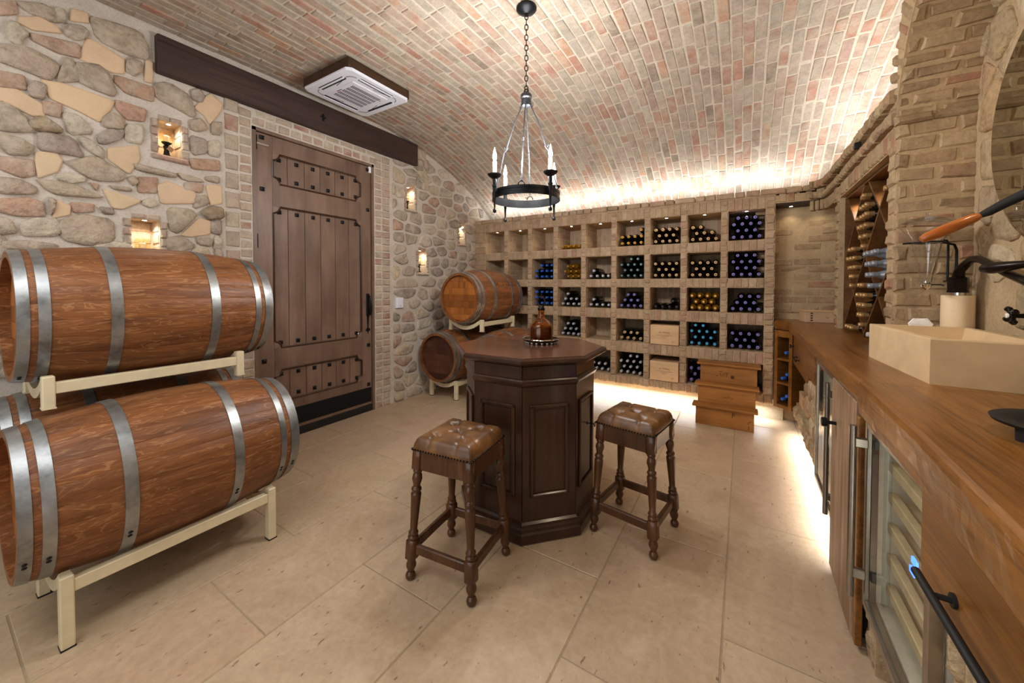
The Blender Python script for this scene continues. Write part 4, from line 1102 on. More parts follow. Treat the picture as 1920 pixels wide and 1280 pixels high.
# ================================================================== STOOLS
def leg_geo(foot, topp):
    f, t = Vector(foot), Vector(topp); L = (t-f).length; ax = (t-f).normalized(); g = G()
    k = L/.61
    pr = [(.012, 0), (.021, .006), (.024, .018), (.020, .030), (.013, .036), (.015, .042), (.023, .060), (.024, .072), (.017, .090), (.017, .098)]
    g.lathe([(r, z*k) for r, z in pr], 14, f, ax)
    pr = [(.017, .186), (.025, .194), (.025, .202), (.019, .208), (.023, .216), (.023, .222), (.0165, .230), (.020, .30), (.0245, .395), (.025, .402), (.020, .408), (.020, .414), (.0245, .420), (.0235, .428), (.016, .436), (.019, .452), (.0245, .472), (.022, .488), (.017, .500), (.022, .506), (.022, .514), (.018, .520)]
    g.lathe([(r, z*k) for r, z in pr], 14, f, ax)
    q = Vector((0, 0, 1)).rotation_difference(ax).to_matrix().to_4x4(); q.translation = f
    b = G().box((-.026, -.026, .094*k), (.026, .026, .190*k), bev=.008); b.box((-.0235, -.0235, .516*k), (.0235, .0235, L), bev=.005); b.xf(q); g.add(b.v, b.f)
    return g
def stool(loc, rz, label):
    t = thing('bar_stool', label, 'stool', (*loc, 0), rz, 'tufted leather bar stools')
    hf, ht, zt = .1705, .139, .618
    for sx, sy in ((-1, -1), (1, -1), (1, 1), (-1, 1)): leg_geo((sx*hf, sy*hf, 0), (sx*ht, sy*ht, zt)).obj('leg', 'stool_wood', t, True, ang=50)
    for k in range(4):
        m = Matrix.Rotation(PI/2*k, 4, 'Z')
        G().box((-ht+.018, -ht-.017, .525), (ht-.018, -ht+.013, zt), bev=.002).xf(m).obj('apron', 'stool_wood', t)
        G().box((-.163+.018, -.163-.011, .128), (.163-.018, -.163+.011, .172), bev=.004).xf(m).obj('stretcher', 'stool_wood', t)
    G().box((-.155, -.155, .606), (.155, .155, .622), bev=.003).obj('seat_board', 'stool_wood', t)
    n = 44; hs = .170; vs = []; fs = []; btn = [(0, 0), (-.075, -.075), (.075, -.075), (.075, .075), (-.075, .075)]
    lines = [((0, 0), b) for b in btn[1:]]+[(b, (b[0]*2.3, b[1])) for b in btn[1:]]+[(b, (b[0], b[1]*2.3)) for b in btn[1:]]
    def hgt(x, y):
        e = max(abs(x), abs(y))/hs; d = .048*(1-max(0, (e-.74)/.26)**2.6)+.008*(1-e*e)
        for bx, by in btn: d -= .026*math.exp(-((x-bx)**2+(y-by)**2)/(2*.019**2))
        for (ax_, ay), (bx, by) in lines:
            vx, vy = bx-ax_, by-ay; u = max(0, min(1, ((x-ax_)*vx+(y-ay)*vy)/(vx*vx+vy*vy))); dd = math.hypot(x-ax_-vx*u, y-ay-vy*u); d -= .007*math.exp(-(dd/.0075)**2)*(1 if e < .93 else .4)
        return d
    for j in range(n+1):
        for i in range(n+1):
            x, y = hs*(2*i/n-1), hs*(2*j/n-1); bul = 1-.045*((abs(x)/hs)**6*(abs(y)/hs)**6)-.02*(1-max(0, 0))
            vs.append((x*bul, y*bul, .628+max(0, hgt(x, y))))
    for j in range(n):
        for i in range(n): a = j*(n+1)+i; fs.append((a, a+1, a+n+2, a+n+1))
    rim = [i for i in range(n+1)]+[(j*(n+1)+n) for j in range(1, n+1)]+[(n*(n+1)+i) for i in range(n-1, -1, -1)]+[j*(n+1) for j in range(n-1, 0, -1)]
    o = len(vs); vs += [(vs[i][0]*.985, vs[i][1]*.985, .618) for i in rim]
    for k in range(len(rim)): m2 = (k+1) % len(rim); fs.append((rim[m2], rim[k], o+k, o+m2))
    G().add(vs, fs).obj('seat_cushion', 'leather', t, True, ang=80)
    for bx, by in btn: G().ball((bx, by, .628+hgt(bx, by)+.002), .0075, 8, (1, 1, .5)).obj('cushion_button', 'leather', t, True)
    g = G()
    for k in range(4):
        m = Matrix.Rotation(PI/2*k, 3, 'Z')
        for i in range(21): p = m @ Vector((-.158+.316*i/20, -.1655, .622)); g.ball(tuple(p), .0055, 6)
    g.obj('nail_head', 'bronze', t, True)['kind'] = 'stuff'
    return t
stool((-1.182, 1.426), .112, 'carved oak bar stool with buttoned leather seat in front of the octagonal table')
stool((-.515, 2.18), -.151, 'carved oak bar stool with buttoned leather seat between table and step stool')

# ================================================================== DECANTER ON THE TABLE
dx, dy = -1.150, 2.235; dz = 1.012
t = thing('drinks_coaster', 'dark scalloped coaster with pale beaded rim under the amber decanter', 'coaster', (dx, dy, dz))
g = G(); n = 48; vs = [(0, 0, .020)]; fs = []
for r, z, k in ((.10, .020, 0), (.118, .020, 1), (.122, .028, 1), (.112, .012, 1), (.09, .010, 0)):
    for i in range(n): a = 2*PI*i/n; rr = r*(1+.045*k*math.cos(a*12)); vs.append((rr*math.cos(a), rr*math.sin(a), z+.002*k*math.cos(a*12)))
for i in range(n): fs.append((0, 1+i, 1+(i+1) % n))
for q in range(4):
    for i in range(n): j = (i+1) % n; fs.append((1+q*n+i, 1+(q+1)*n+i, 1+(q+1)*n+j, 1+q*n+j))
fs.append(tuple(1+4*n+i for i in range(n))[::-1])
g.add(vs, fs).obj('scalloped_plate', 'table_wood', t, True)
g = G().tube([(.121*(1+.045*math.cos(2*PI*i/n*12))*math.cos(2*PI*i/n), .121*(1+.045*math.cos(2*PI*i/n*12))*math.sin(2*PI*i/n), .029) for i in range(n)], .0028, 5, True); g.obj('silver_rim', 'chrome', t, True)
BEADM = G().ball((0, 0, .0), .0085, 8).mesh('bead', 'porcelain', True)
for i in range(18): a = 2*PI*i/18; link('bead', BEADM, t, (.100*math.cos(a), .100*math.sin(a), .0085))
t = thing('decanter', 'amber glass decanter with dark ring stopper standing on the octagonal table', 'decanter', (dx, dy, dz+.021))
PRF = [(0, .001), (.070, 0), (.077, .006), (.079, .03), (.0785, .07), (.074, .095), (.060, .118), (.040, .134), (.027, .143), (.0235, .155), (.022, .19), (.0245, .200), (.0245, .205), (.018, .205), (.018, .16), (.022, .146), (.036, .130), (.056, .113), (.070, .092), (.0745, .068), (.075, .03), (.072, .008), (0, .006)]
G().lathe(PRF, 28, cap=False).obj('bottle_body', 'amber', t, True, ang=60)
wine = NT('brown_liquor'); setp(wine, .1, 0, .5); wine.b.inputs['Base Color'].default_value = lin('5a2e08'); 
G().lathe([(0, .0065), (.0715, .009), (.0742, .03), (.0738, .068), (.0695, .088), (0, .088)], 24, cap=False).obj('liquor', wine.m, t, True, ang=60)
cap_ = G().lathe([(0, .196), (.0175, .196), (.0245, .206), (.026, .211), (.018, .217), (.010, .221), (0, .222)], 16, cap=False); cap_.obj('stopper', 'bronze', t, True)
g = G(); n = 26
for i in range(n+1):
    pass
g.tube([(.021*math.sin(2*PI*i/n)*(1.25 if True else 1), 0, .252-.034*math.cos(2*PI*i/n)) for i in range(n)], .0055, 8, True)
for i in range(12): a = 2*PI*i/12; g.ball((.031*math.sin(a), 0, .252-.040*math.cos(a)), .0055, 6)
g.ball((0, 0, .297), .006, 6).ball((0, 0, .306), .0035, 6); g.obj('ring_stopper', 'bronze', t, True)

# ================================================================== CHANDELIER
CX, CY = -1.214, 2.137; YAW = .5534
ch = thing('chandelier', 'black wrought-iron ring chandelier with four lit candle bulbs hanging over the octagonal table', 'chandelier', (CX, CY, 1.84))
def H(g, name, mat='black_iron', par=ch, smooth=True, ang=40): return g.xf(Matrix.Translation((-CX, -CY, -1.84))).obj(name, mat, par, smooth, ang=ang)
H(G().lathe([(.062, ZC+.002), (.066, ZC-.012), (.058, ZC-.022), (.034, ZC-.032), (.012, ZC-.042), (.012, ZC-.05), (0, ZC-.05)], 24, (CX, CY, 0), cap=False), 'ceiling_canopy')
zt, zb = ZC-.045, 2.655; nl = 15; sp = (zt-zb)/nl
for i in range(nl):
    zc = zt-sp*(i+.5); a = PI/2*(i % 2)+.5; ux, uy = math.cos(a), math.sin(a); hl = sp*.62
    pts = []
    for k in range(14):
        q = 2*PI*k/14; s_, c_ = math.sin(q), math.cos(q); pts.append((CX+ux*.0105*s_, CY+uy*.0105*s_, zc+hl*c_*(1 if abs(c_) < .8 else .98)))
    H(G().tube(pts, .0031, 6, True), 'chain_link')
H(G().tube([(CX+.016*math.cos(2*PI*k/14), CY, 2.652+.016*math.sin(2*PI*k/14)) for k in range(14)], .004, 6, True), 'top_loop')
H(G().lathe([(0, 2.64), (.030, 2.637), (.037, 2.627), (.037, 2.610), (.030, 2.603), (.033, 2.585), (.028, 2.560), (.012, 2.552), (0, 2.552)], 20, (CX, CY, 0), cap=False), 'hub', 'grey_iron')
RR, RZ0, RZ1 = .218, 1.945, 1.998
n = 56; g = G()
for prof in ([(RR-.004, RZ0), (RR+.003, RZ0), (RR+.003, RZ0+.016), (RR+.0, RZ0+.018), (RR+.0, RZ1-.018), (RR+.003, RZ1-.016), (RR+.003, RZ1), (RR-.004, RZ1), (RR-.004, RZ0)],): g.lathe(prof, n, (CX, CY, 0), cap=False)
H(g, 'iron_ring', ang=30)
for k in range(4):
    a = math.radians(80+90*k)+YAW; u = Vector((math.cos(a), math.sin(a), 0)); c = Vector((CX, CY, 0)); zz = Vector((0, 0, 1))
    P = lambda r, z: tuple(c+u*r+zz*z)
    H(G().tube([P(.024, 2.575), P(.040, 2.548), P(.044, 2.56)], .003, 6), 'hub_hook', 'grey_iron')
    rod = [P(.030, 2.575), P(.034, 2.55), P(.075, 2.46), P(.118, 2.33), P(.128, 2.295), P(.140, 2.288), P(.145, 2.302)]
    H(G().tube(rod, .0042, 6), 'upper_rod', 'grey_iron')
    lo = [P(.128, 2.31), P(.122, 2.295), P(.132, 2.28), P(.146, 2.265), P(.165, 2.17), P(.190, 2.07), P(.197, 2.035), P(.196, 2.02)]
    H(G().tube(lo, .0042, 6), 'lower_rod', 'grey_iron')
    tn = Vector((-u.y, u.x, 0)); cc = c+u*.203+zz*2.008
    H(G().tube([tuple(cc+tn*(.020*math.cos(PI*q/8))+zz*(.024*math.sin(PI*q/8)-.008)) for q in range(9)], .004, 6), 'ring_shackle')
    # candle arms
    a = math.radians(35+90*k)+YAW; u = Vector((math.cos(a), math.sin(a), 0)); p = c+u*.242
    arm = H(G().lathe([(0, 1.842), (.009, 1.845), (.0125, 1.855), (.009, 1.865), (.0045, 1.870), (.006, 1.90), (.012, 1.985), (.013, 2.0), (.016, 2.002), (.016, 2.012), (.011, 2.014), (.013, 2.045), (.010, 2.055)], 12, (p.x, p.y, 0), cap=False), 'candle_arm')
    H(G().box((-.022, -.010, 1.962), (.004, .010, 1.984)).xf(Matrix.Translation((p.x, p.y, 0)) @ Matrix.Rotation(a, 4, 'Z')), 'arm_bracket', 'black_iron', ch, False)
    H(G().lathe([(.010, 2.050), (.018, 2.054), (.034, 2.064), (.044, 2.074), (.0445, 2.078), (.032, 2.069), (.014, 2.066), (0, 2.066)], 20, (p.x, p.y, 0), cap=False), 'drip_pan')
    cn = H(G().lathe([(.0125, 2.066), (.0125, 2.156), (.011, 2.160), (.006, 2.160)], 14, (p.x, p.y, 0)), 'candle_sleeve', 'wax')
    G().tube([(.0125, .003, .10), (.0135, .003, .06), (.0130, .003, .055)], [.002, .0025, .001], 5).xf(Matrix.Translation((p.x-CX, p.y-CY, 2.05-1.84))).obj('wax_drip', 'wax', cn, True)
    H(G().lathe([(.005, 2.160), (.0105, 2.172), (.0125, 2.185), (.010, 2.203), (.005, 2.222), (.0012, 2.240), (0, 2.242)], 12, (p.x, p.y, 0), cap=False), 'candle_bulb', 'bulb')
    l = bpy.data.lights.new('candle_bulb_light', 'POINT'); l.energy = 20; l.color = (.97, .98, 1); l.shadow_soft_size = .03
    link('candle_bulb_light', l, ch, (p.x-CX, p.y-CY, 2.262-1.84))

# ================================================================== CEILING CASSETTE AIR CONDITIONER
ac = thing('air_conditioner', 'white ceiling cassette air conditioner in a dark wooden surround beside the lintel', 'air conditioner', (AC[0], AC[1], 3.08))
hw = .312
for k, (lo, hi) in enumerate((((-hw, -hw), (hw, -hw+.03)), ((-hw, hw-.03), (hw, hw)), ((-hw, -hw+.03), (-hw+.03, hw-.03)), ((hw-.03, -hw+.03), (hw, hw-.03)))):
    G().box((lo[0], lo[1], .018), (hi[0], hi[1], .098), bev=.002).obj('surround_board', 'box_wood', ac)
c_ = .035; hp = .318
pl = [(-hp+c_, -hp), (hp-c_, -hp), (hp, -hp+c_), (hp, hp-c_), (hp-c_, hp), (-hp+c_, hp), (-hp, hp-c_), (-hp, -hp+c_)]
pi_ = [(x*.965, y*.965) for x, y in pl]
g = G(); vs = [(x, y, .018) for x, y in pl]+[(x, y, .006) for x, y in pl]+[(x, y, 0) for x, y in pi_]
fs = [tuple(range(16, 24))[::-1], tuple(range(8))]+[(i, 8+i, 8+(i+1) % 8, (i+1) % 8) for i in range(8)]+[(8+i, 16+i, 16+(i+1) % 8, 8+(i+1) % 8) for i in range(8)]
g.add(vs, [f for f in fs]).obj('fascia_panel', 'white_plastic', ac)
G().box((-.178, -.178, -.006), (.178, .178, .001), bev=.004).obj('intake_grille', 'white_plastic', ac)
g = G()
for i in range(5):
    x = -.125+.058*i
    for j in range(19): y = -.135+.0150*j; g.box((x-.022, y-.0038, -.0068), (x+.022, y+.0038, -.0058))
o = g.obj('grille_slot', 'dark_slot', ac); o['kind'] = 'stuff'
for k in range(4):
    m = Matrix.Rotation(PI/2*k, 4, 'Z')
    G().box((-.165, -.268, -.0012), (.165, -.226, .001)).xf(m).obj('air_slot', 'dark_slot', ac)
    G().box((-.168, -.262, -.008), (.168, -.246, -.0014), bev=.002).xf(m).obj('louvre_flap', 'white_plastic', ac)
    G().tube([(.205*math.cos(a)*1.0, .205*math.sin(a)-.0, -.001) for a in [-PI/2-.0+.0]]+[(.19+.055*math.sin(q*PI/12), -.19-.055*math.cos(q*PI/12), -.0012) for q in range(0, 7)], .002, 4).xf(m).obj('corner_seam', 'dark_slot', ac)
G().box((-.072, -.160, -.0075), (-.054, -.151, -.006)).obj('maker_mark_red', simple('red_mark', 'b0203a'), ac)
G().box((-.052, -.158, -.0075), (-.005, -.152, -.006)).obj('maker_mark_grey', 'grey_iron', ac)
G().lathe([(.006, -.0075), (.006, -.006)], 10, (.10, .155, 0)).obj('sensor_eye', 'dark_slot', ac)

# ================================================================== CANDLES IN THE WALL NICHES
ND = ['upper niche nearest the beam end', 'niche just above the near barrels', 'upper niche beyond the door', 'lower niche beyond the door', 'niche nearest the wine rack']
for i, (a, b, c, d) in enumerate(NICHES):
    yc = (a+b)/2-.005; x = XL-.055; big = i < 2
    t = thing('candle_holder', 'dark candle holder, glass cup and white candle in the '+ND[i], 'candle holder', (x, yc, c+.001), 0, 'candles in the wall niches')
    s = 1 if i != 1 else .35; hh = .105*s
    G().lathe([(.034, 0), (.034, .006), (.018, .014*s+.004), (.014, .05*s), (.020, .075*s), (.012, .085*s), (.026, .097*s), (.030, hh)], 14).obj('holder_stem', 'black_iron', t, True)
    rg = .040 if big else .030
    G().lathe([(.010, hh), (rg*.8, hh+.004), (rg, hh+.022), (rg, hh+.062), (rg*.88, hh+.078)], 18, cap=False).obj('glass_cup', 'smoke_glass', t, True)
    G().lathe([(.019, hh+.003), (.019, hh+.044), (.016, hh+.047), (0, hh+.046)], 14, cap=False).obj('candle', 'wax', t, True)
    downlight((XL-.045, yc+.01, d-.001), 'tiny bright downlight in the '+ND[i], 'downlights in the wall niches', 4.5, 70, .013, (1, .92, .80))
t = NICHES[0]; k = bpy.data.objects['candle_holder']
tg = G().prism([(-.024, 0), (0, -.024), (.024, 0), (0, .024)], -.0015, .0015, 0); o = tg.obj('paper_tag', simple('kraft_tag', '9a7350', .8), k); o.location = (.034, .012, .055); o.rotation_euler = (.2, 0, .2)
# ================================================================== THE COUNTER
ZT = 1.05
def fx(y): return .372+.0125*y
wt = thing('worktop', 'long thick oak counter top with rough front edge running past the sink', 'worktop', (.6, 2.4, .93))
def W(g, name, mat, par=wt, **k):
    o = Vector(par.matrix_basis.translation if par.parent is None else (0, 0, 0)); g.xf(Matrix.Translation(-o)); return g.obj(name, mat, par, **k)
def rough_edge(front, back, zb, seed):
    """board with a hewn front: front [(x,y)] polyline (far to near), back polyline (near to far)"""
    rr = random.Random(seed); pts = []
    for (a, b), (c, d) in zip(front, front[1:]):
        n = max(1, int(math.hypot(c-a, d-b)/.03))
        for i in range(n): t = i/n; pts.append((a+(c-a)*t, b+(d-b)*t))
    pts.append(front[-1]); g = G(); n = len(pts); vs = []; fs = []
    rows = ((ZT, .012), (ZT-.007, .002), (ZT-.022, -.004), (ZT-(ZT-zb)*.35, -.002), (ZT-(ZT-zb)*.65, -.003), (zb+.014, .0), (zb+.004, .006), (zb, .014))
    for z, dx in rows:
        for x, y in pts: j = rr.uniform(-.0012, .0012) if z < ZT-.01 else 0; vs.append((x+dx+j, y, z+(rr.uniform(-.001, .001) if z < ZT-.01 else 0)))
    m = len(rows)
    for r in range(m-1):
        for i in range(n-1): fs.append((r*n+i, (r+1)*n+i, (r+1)*n+i+1, r*n+i+1))
    o = len(vs); vs += [(x, y, ZT) for x, y in back]; o2 = len(vs); vs += [(x, y, zb) for x, y in back]; k = len(back)
    fs.append(tuple(range(n))+tuple(range(o, o+k))); fs.append(tuple(range((m-1)*n+n-1, (m-1)*n-1, -1))+tuple(range(o2+k-1, o2-1, -1)))
    for i in range(k-1): fs.append((o+i, o2+i, o2+i+1, o+i+1))
    fs.append(tuple(r*n+n-1 for r in range(m))+(o2, o)); fs.append((o+k-1, o2+k-1)+tuple(r*n for r in range(m-1, -1, -1)))
    g.add(vs, fs); return g
YJ = 1.835
W(rough_edge([(.272, 4.555), (.366, 4.43), (.370, 3.05), (.368, YJ+.001)], [(.900, YJ+.001), (.900, 2.645), (.975, 2.645), (.975, 4.775), (.280, 4.775)], .962, 3), 'worktop_board', 'counter_wood')
W(rough_edge([(.368, YJ-.001), (.358, 1.27), (.335, .82), (.325, .25)], [(.900, .25), (.900, YJ-.001)], .918, 4), 'worktop_board', 'counter_wood')
g = G().box((.345, 1.842, 1.0), (.368, 1.868, 1.03), bev=.004); 

# angled bottle cubby at the rack end of the counter
ang = math.atan2(4.43-4.548, .405-.272)
cu = thing('bottle_cubby', 'narrow oak cubby with three bottle holes under the far counter end', 'cubby', (.272, 4.548, .19), ang)
cwid = .178; cd_ = .16; chh = .765
for x in (0, cwid-.032): G().box((x, 0, 0), (x+.032, cd_, chh), bev=.002).obj('stile', 'counter_wood', cu)
for k, (z, t_) in enumerate(((0, .035), (.235, .022), (.47, .022), (.70, .065))): G().box((.032, .001, z), (cwid-.032, cd_, z+t_), bev=.002).obj('shelf', 'counter_wood', cu)
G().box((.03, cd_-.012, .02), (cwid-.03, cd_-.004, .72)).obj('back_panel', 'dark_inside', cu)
BS = BM['dark']
def neck(loc, rz, lab, cap='blue', body='dark', grp='blue-capped bottles in the oak cubby'):
    o = link('wine_bottle', BM['short_'+body], None, loc, (0, 0, rz)); tag(o, lab, 'bottle', grp); link('capsule', CM[cap], o); return o
BM['short_dark'] = bottle_mesh('short_bottle', 'bottle', .030, .118)
g = G(); g.lathe([(.0138, 0), (.0150, .042), (.024, .062), (.030, .085), (.030, .112), (.027, .118), (0, .118)], 12, axis=(0, 1, 0), cap=False); BM['short_dark'] = g.mesh('half_bottle', 'bottle', True, False, 40)
ca, sa = math.cos(ang), math.sin(ang)
for k, (u, z, lab) in enumerate(((.098, .548, 'upper hole'), (.066, .291, 'middle hole, lying on the base at the rack side'), (.112, .337, 'middle hole, raised beside another'), (.068, .0875, 'lowest hole, raised at the rack side'), (.114, .126, 'lowest hole, beside the drawer'))):
    neck((.272+u*ca-.025*sa, 4.548+u*sa+.025*ca, .19+z), ang, 'blue-capped bottle in the oak cubby, '+lab)

# far drawer with pull, over the stone recess
def bar_pull(par, c, half, r, stand, axis=(0, 1, 0), mat='black_iron'):
    a = Vector(axis); c = Vector(c); o = Vector((-stand, 0, 0))
    h = G().tube([tuple(c+o-a*half), tuple(c+o+a*half)], r, 10).obj('bar_handle', mat, par, True)
    for s in (-1, 1):
        p = c+a*(half*.62*s); G().tube([tuple(p), tuple(p+o)], r*.7, 8).lathe([(r*1.7, 0), (r*1.7, .006)], 12, tuple(p), (-1, 0, 0)).obj('handle_post', mat, h, True)
    return h
d1 = thing('drawer_cabinet', 'oak drawer front with small black bar pull beside the bottle cubby', 'drawer', (.43, 3.8, .66))
def L(g, par, name, mat, **k): return g.xf(Matrix.Translation(-Vector(par.location))).obj(name, mat, par, **k)
L(G().box((.43, 3.16, .735), (.78, 4.40, .950)), d1, 'carcass', 'dark_inside')
L(G().box((.412, 3.52, .665), (.432, 4.405, .955), bev=.004), d1, 'drawer_front', 'counter_wood')
L(G().box((.408, 3.155, .735), (.432, 3.515, .955), bev=.004), d1, 'end_block', 'counter_wood')
bar_pull(d1, (.412-.43, 4.02-3.8, .765-.66), .13, .006, .03)
L(G().lathe([(.009, 0), (.009, .02), (.018, .024), (.018, .034), (0, .036)], 12, (.412, 4.33, .83), (-1, 0, 0), cap=False), d1, 'knob', 'black_iron', smooth=True)

# masonry under the far counter: floating stone plinth, pier, recess
SP2 = Pieces(wr, 'plinth_stone', 'stone_warm', 120, True)
g = G(); g.box((.44, 3.10, .165), (.90, 4.38, .30), MORT_R).box((.44, 3.10, .30), (.90, 3.50, .722), MORT_R).box((.44, 3.50, .30), (.90, 3.80, .645), MORT_R).box((.72, 3.80, .30), (.90, 4.38, .645), MORT_R)
g.box((.43, .30, .0), (.90, 1.27, .63), MORT_R).box((.42, 1.80, 0), (.90, 1.90, .215), MORT_R).box((.62, 2.44, 0), (.66, 4.38, .165), lin('d8c8aa')[:3])
g.obj('base_masonry', 'mortar', wr, tint=True)
frB = lambda a, b, d: (.44-d, a, b)
for rg, dx, dy in (((3.10, 4.38, .165, .285), .17, .10), ((3.10, 3.49, .30, .715), .26, .12), ((3.50, 3.80, .30, .635), .26, .12), ((.30, 1.27, .0, .62), .20, .13), ((1.79, 1.91, .0, .21), .12, .09)):
    for poly in rubble(*rg, dx, dy, lambda y, z: True, .010):
        v_, f_ = stone_geo(poly[::-1], frB, R.uniform(.015, .03), R); SP2.put(v_, f_, var(pick(SPAL), .10), abs(parea(poly)), 1)
SP2.done('plinth_stones')
t = thing('wine_case', 'small pale wine case lying in the stone recess under the far drawer', 'wine case', (.56, 4.08, .302))
G().box((-.10, -.24, 0), (.10, .24, .125), bev=.003).obj('case_body', 'crate', t); G().box((-.106, -.24, 0), (-.1, .24, .125), bev=.002).obj('front_board', 'crate', t)

# wine fridges
def fridge(y0, y1, z0, z1, xf_, label, near):
    t = thing('wine_fridge', label, 'wine fridge', (xf_, (y0+y1)/2, z0))
    L(G().box((xf_+.035, y0, z0), (.88, y0+.02, z1)).box((xf_+.035, y1-.02, z0), (.88, y1, z1)).box((xf_+.035, y0, z0), (.88, y1, z0+.03)).box((xf_+.035, y0, z1-.02), (.88, y1, z1)).box((.86, y0, z0), (.88, y1, z1)), t, 'cabinet_liner', 'fridge_in')
    fr = .028
    d = L(G().box((xf_, y0+.002, z0), (xf_+.03, y0+fr, z1), bev=.003).box((xf_, y1-fr, z0), (xf_+.03, y1-.002, z1), bev=.003).box((xf_, y0+fr, z0), (xf_+.03, y1-fr, z0+fr), bev=.003).box((xf_, y0+fr, z1-fr), (xf_+.03, y1-fr, z1), bev=.003), t, 'door_frame', 'steel')
    L(G().box((xf_+.008, y0+fr, z0+fr), (xf_+.012, y1-fr, z1-fr)), t, 'glass_pane', 'pane')
    L(G().box((xf_+.013, y0+fr, z0+fr), (xf_+.03, y0+fr+.006, z1-fr)).box((xf_+.013, y1-fr-.006, z0+fr), (xf_+.03, y1-fr, z1-fr)), t, 'door_gasket', 'black_plastic')
    n = 6 if near else 3
    for k in range(n):
        z = z0+.08+(z1-z0-.14)*k/(n-1 if n > 1 else 1); L(G().box((xf_+.06, y0+.025, z), (xf_+.085, y1-.025, z+.035), bev=.003), t, 'shelf_front', 'shelf_wood')
        L(G().box((xf_+.085, y0+.025, z+.004), (.84, y1-.025, z+.010)), t, 'shelf_rack', 'shelf_wood')
    yh = y1-.035 if near else y0+.045
    z_a, z_b = (z0+.035, z1-.02) if near else (z0+.05, z1-.03)
    off = .040 if near else .030; r = .0115
    h = L(G().tube([(xf_-off, yh, z_a), (xf_-off, yh, z_b)], r, 14), t, 'bar_handle', 'steel', smooth=True)
    for z in (z_a+.09, z_b-.06): L(G().box((xf_-off+.004, yh-.011, z-.017), (xf_+.001, yh+.011, z+.017), bev=.003), t, 'handle_bracket', 'steel')
    if near: [L(G().box((xf_+.040, y0+.22+.012*k, .585-.034*k), (xf_+.046, y0+.255+.012*k, .603-.034*k)), t, 'blue_display', 'blue_led') for k in range(2)]
    return t
fridge(2.43, 3.06, .17, .93, .405, 'built-in wine fridge with steel-framed glass door between drawer and plank door', False)
fridge(1.29, 1.86, .215, .905, .392, 'near wine fridge with tall steel bar handle and beech shelves behind glass', True)
strip('fridge_fill_strip', (.432, 1.325, .27), (.432, 1.325, .87), (.25, 1, 0), .01, .8, (1, .95, .86)); strip('fridge_fill_strip', (.445, 2.47, .24), (.445, 2.47, .88), (.25, 1, 0), .01, .8, (1, .92, .8))  # strip lamps added inside both fridges to brighten the shelves

# plank door
pd = thing('plank_cupboard', 'weathered two-plank cupboard door with black knob between the two wine fridges', 'cupboard', (.378, 2.14, 0))
L(G().box((.378, 2.152, .025), (.402, 2.375, .950), bev=.004), pd, 'plank', 'rough_wood'); L(G().box((.376, 1.925, .020), (.402, 2.148, .950), bev=.004), pd, 'plank', 'rough_wood')
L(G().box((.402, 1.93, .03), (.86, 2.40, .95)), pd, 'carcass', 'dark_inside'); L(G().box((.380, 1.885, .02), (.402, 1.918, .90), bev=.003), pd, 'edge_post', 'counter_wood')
L(G().lathe([(.008, 0), (.008, .030), (.020, .034), (.0215, .040), (.0215, .052), (.018, .055), (0, .055)], 18, (.378, 2.27, .755), (-1, 0, 0), cap=False), pd, 'knob', 'black_iron', smooth=True)

# near drawer
d2 = thing('drawer_cabinet', 'large oak drawer front with long black bar handle beside the near fridge', 'drawer', (.385, .8, .66))
L(G().box((.405, .30, .68), (.86, 1.275, .905)), d2, 'carcass', 'dark_inside')
g = G(); yy = [1.282, 1.276, 1.18, 1.08, .96, .84, .72, .30]; low = [.745, .705, .690, .676, .668, .662, .655, .65]
g.prism([(1.282, .912), (.30, .912)]+[(y, z) for y, z in zip(yy[::-1], low[::-1])], .375, .402, 0); L(g, d2, 'drawer_front', 'counter_wood')
bar_pull(d2, (.375-.385, .985-.8, .758-.66), .20, .0085, .036, mat='black_plastic')

# sink, tap pedestal, tap
SKA = [(.566, 1.900), (.862, 1.880), (.862, 2.480), (.530, 2.480)]
sk = thing('sink', 'rectangular cream limestone vessel sink standing on the oak counter', 'sink', (.71, 2.19, ZT))
cx0, cy0 = .700, 2.19
def inset(p, d): return [(x+(cx0-x)/abs(cx0-x)*d, y+(cy0-y)/abs(cy0-y)*d) for x, y in p]
A0 = [(x-.71, y-2.19) for x, y in SKA]; A1 = [(x-.71, y-2.19) for x, y in inset(SKA, .026)]; A2 = [(x-.71, y-2.19) for x, y in inset(SKA, .055)]
vs = [(x, y, 0) for x, y in A0]+[(x, y, .158) for x, y in A0]+[(x*.994, y*.994, .162) for x, y in A0]+[(x, y, .162) for x, y in A1]+[(x, y, .03) for x, y in A2]
fs = [(3, 2, 1, 0)]+[(r*4+i, r*4+(i+1) % 4, (r+1)*4+(i+1) % 4, (r+1)*4+i) for r in range(4) for i in range(4)]+[(16, 17, 18, 19)]
G().add(vs, fs).obj('basin', 'limestone', sk); G().lathe([(.022, .0305), (.022, .033), (.012, .032), (0, .031)], 16, cap=False).obj('drain', 'chrome', sk, True)
PX_, PY_ = .842, 2.545
t = thing('tap_pedestal', 'cream stone cylinder behind the sink carrying the bronze tap', 'pedestal', (PX_, PY_, ZT))
G().lathe([(.053, 0), (.053, .300), (.051, .304), (0, .304)], 32, cap=False).obj('cylinder', 'cream_stone', t, True)
tp = thing('tap', 'oil-rubbed bronze swan-neck tap on the cream stone cylinder', 'tap', (PX_, PY_, 1.355))
G().lathe([(.026, 0), (.026, .013)], 20).obj('collar', 'chrome', tp, True)
G().lathe([(.036, .012), (.036, .022), (.033, .026), (.035, .03), (.035, .078), (.028, .084)], 6).obj('hex_body', 'bronze', tp)
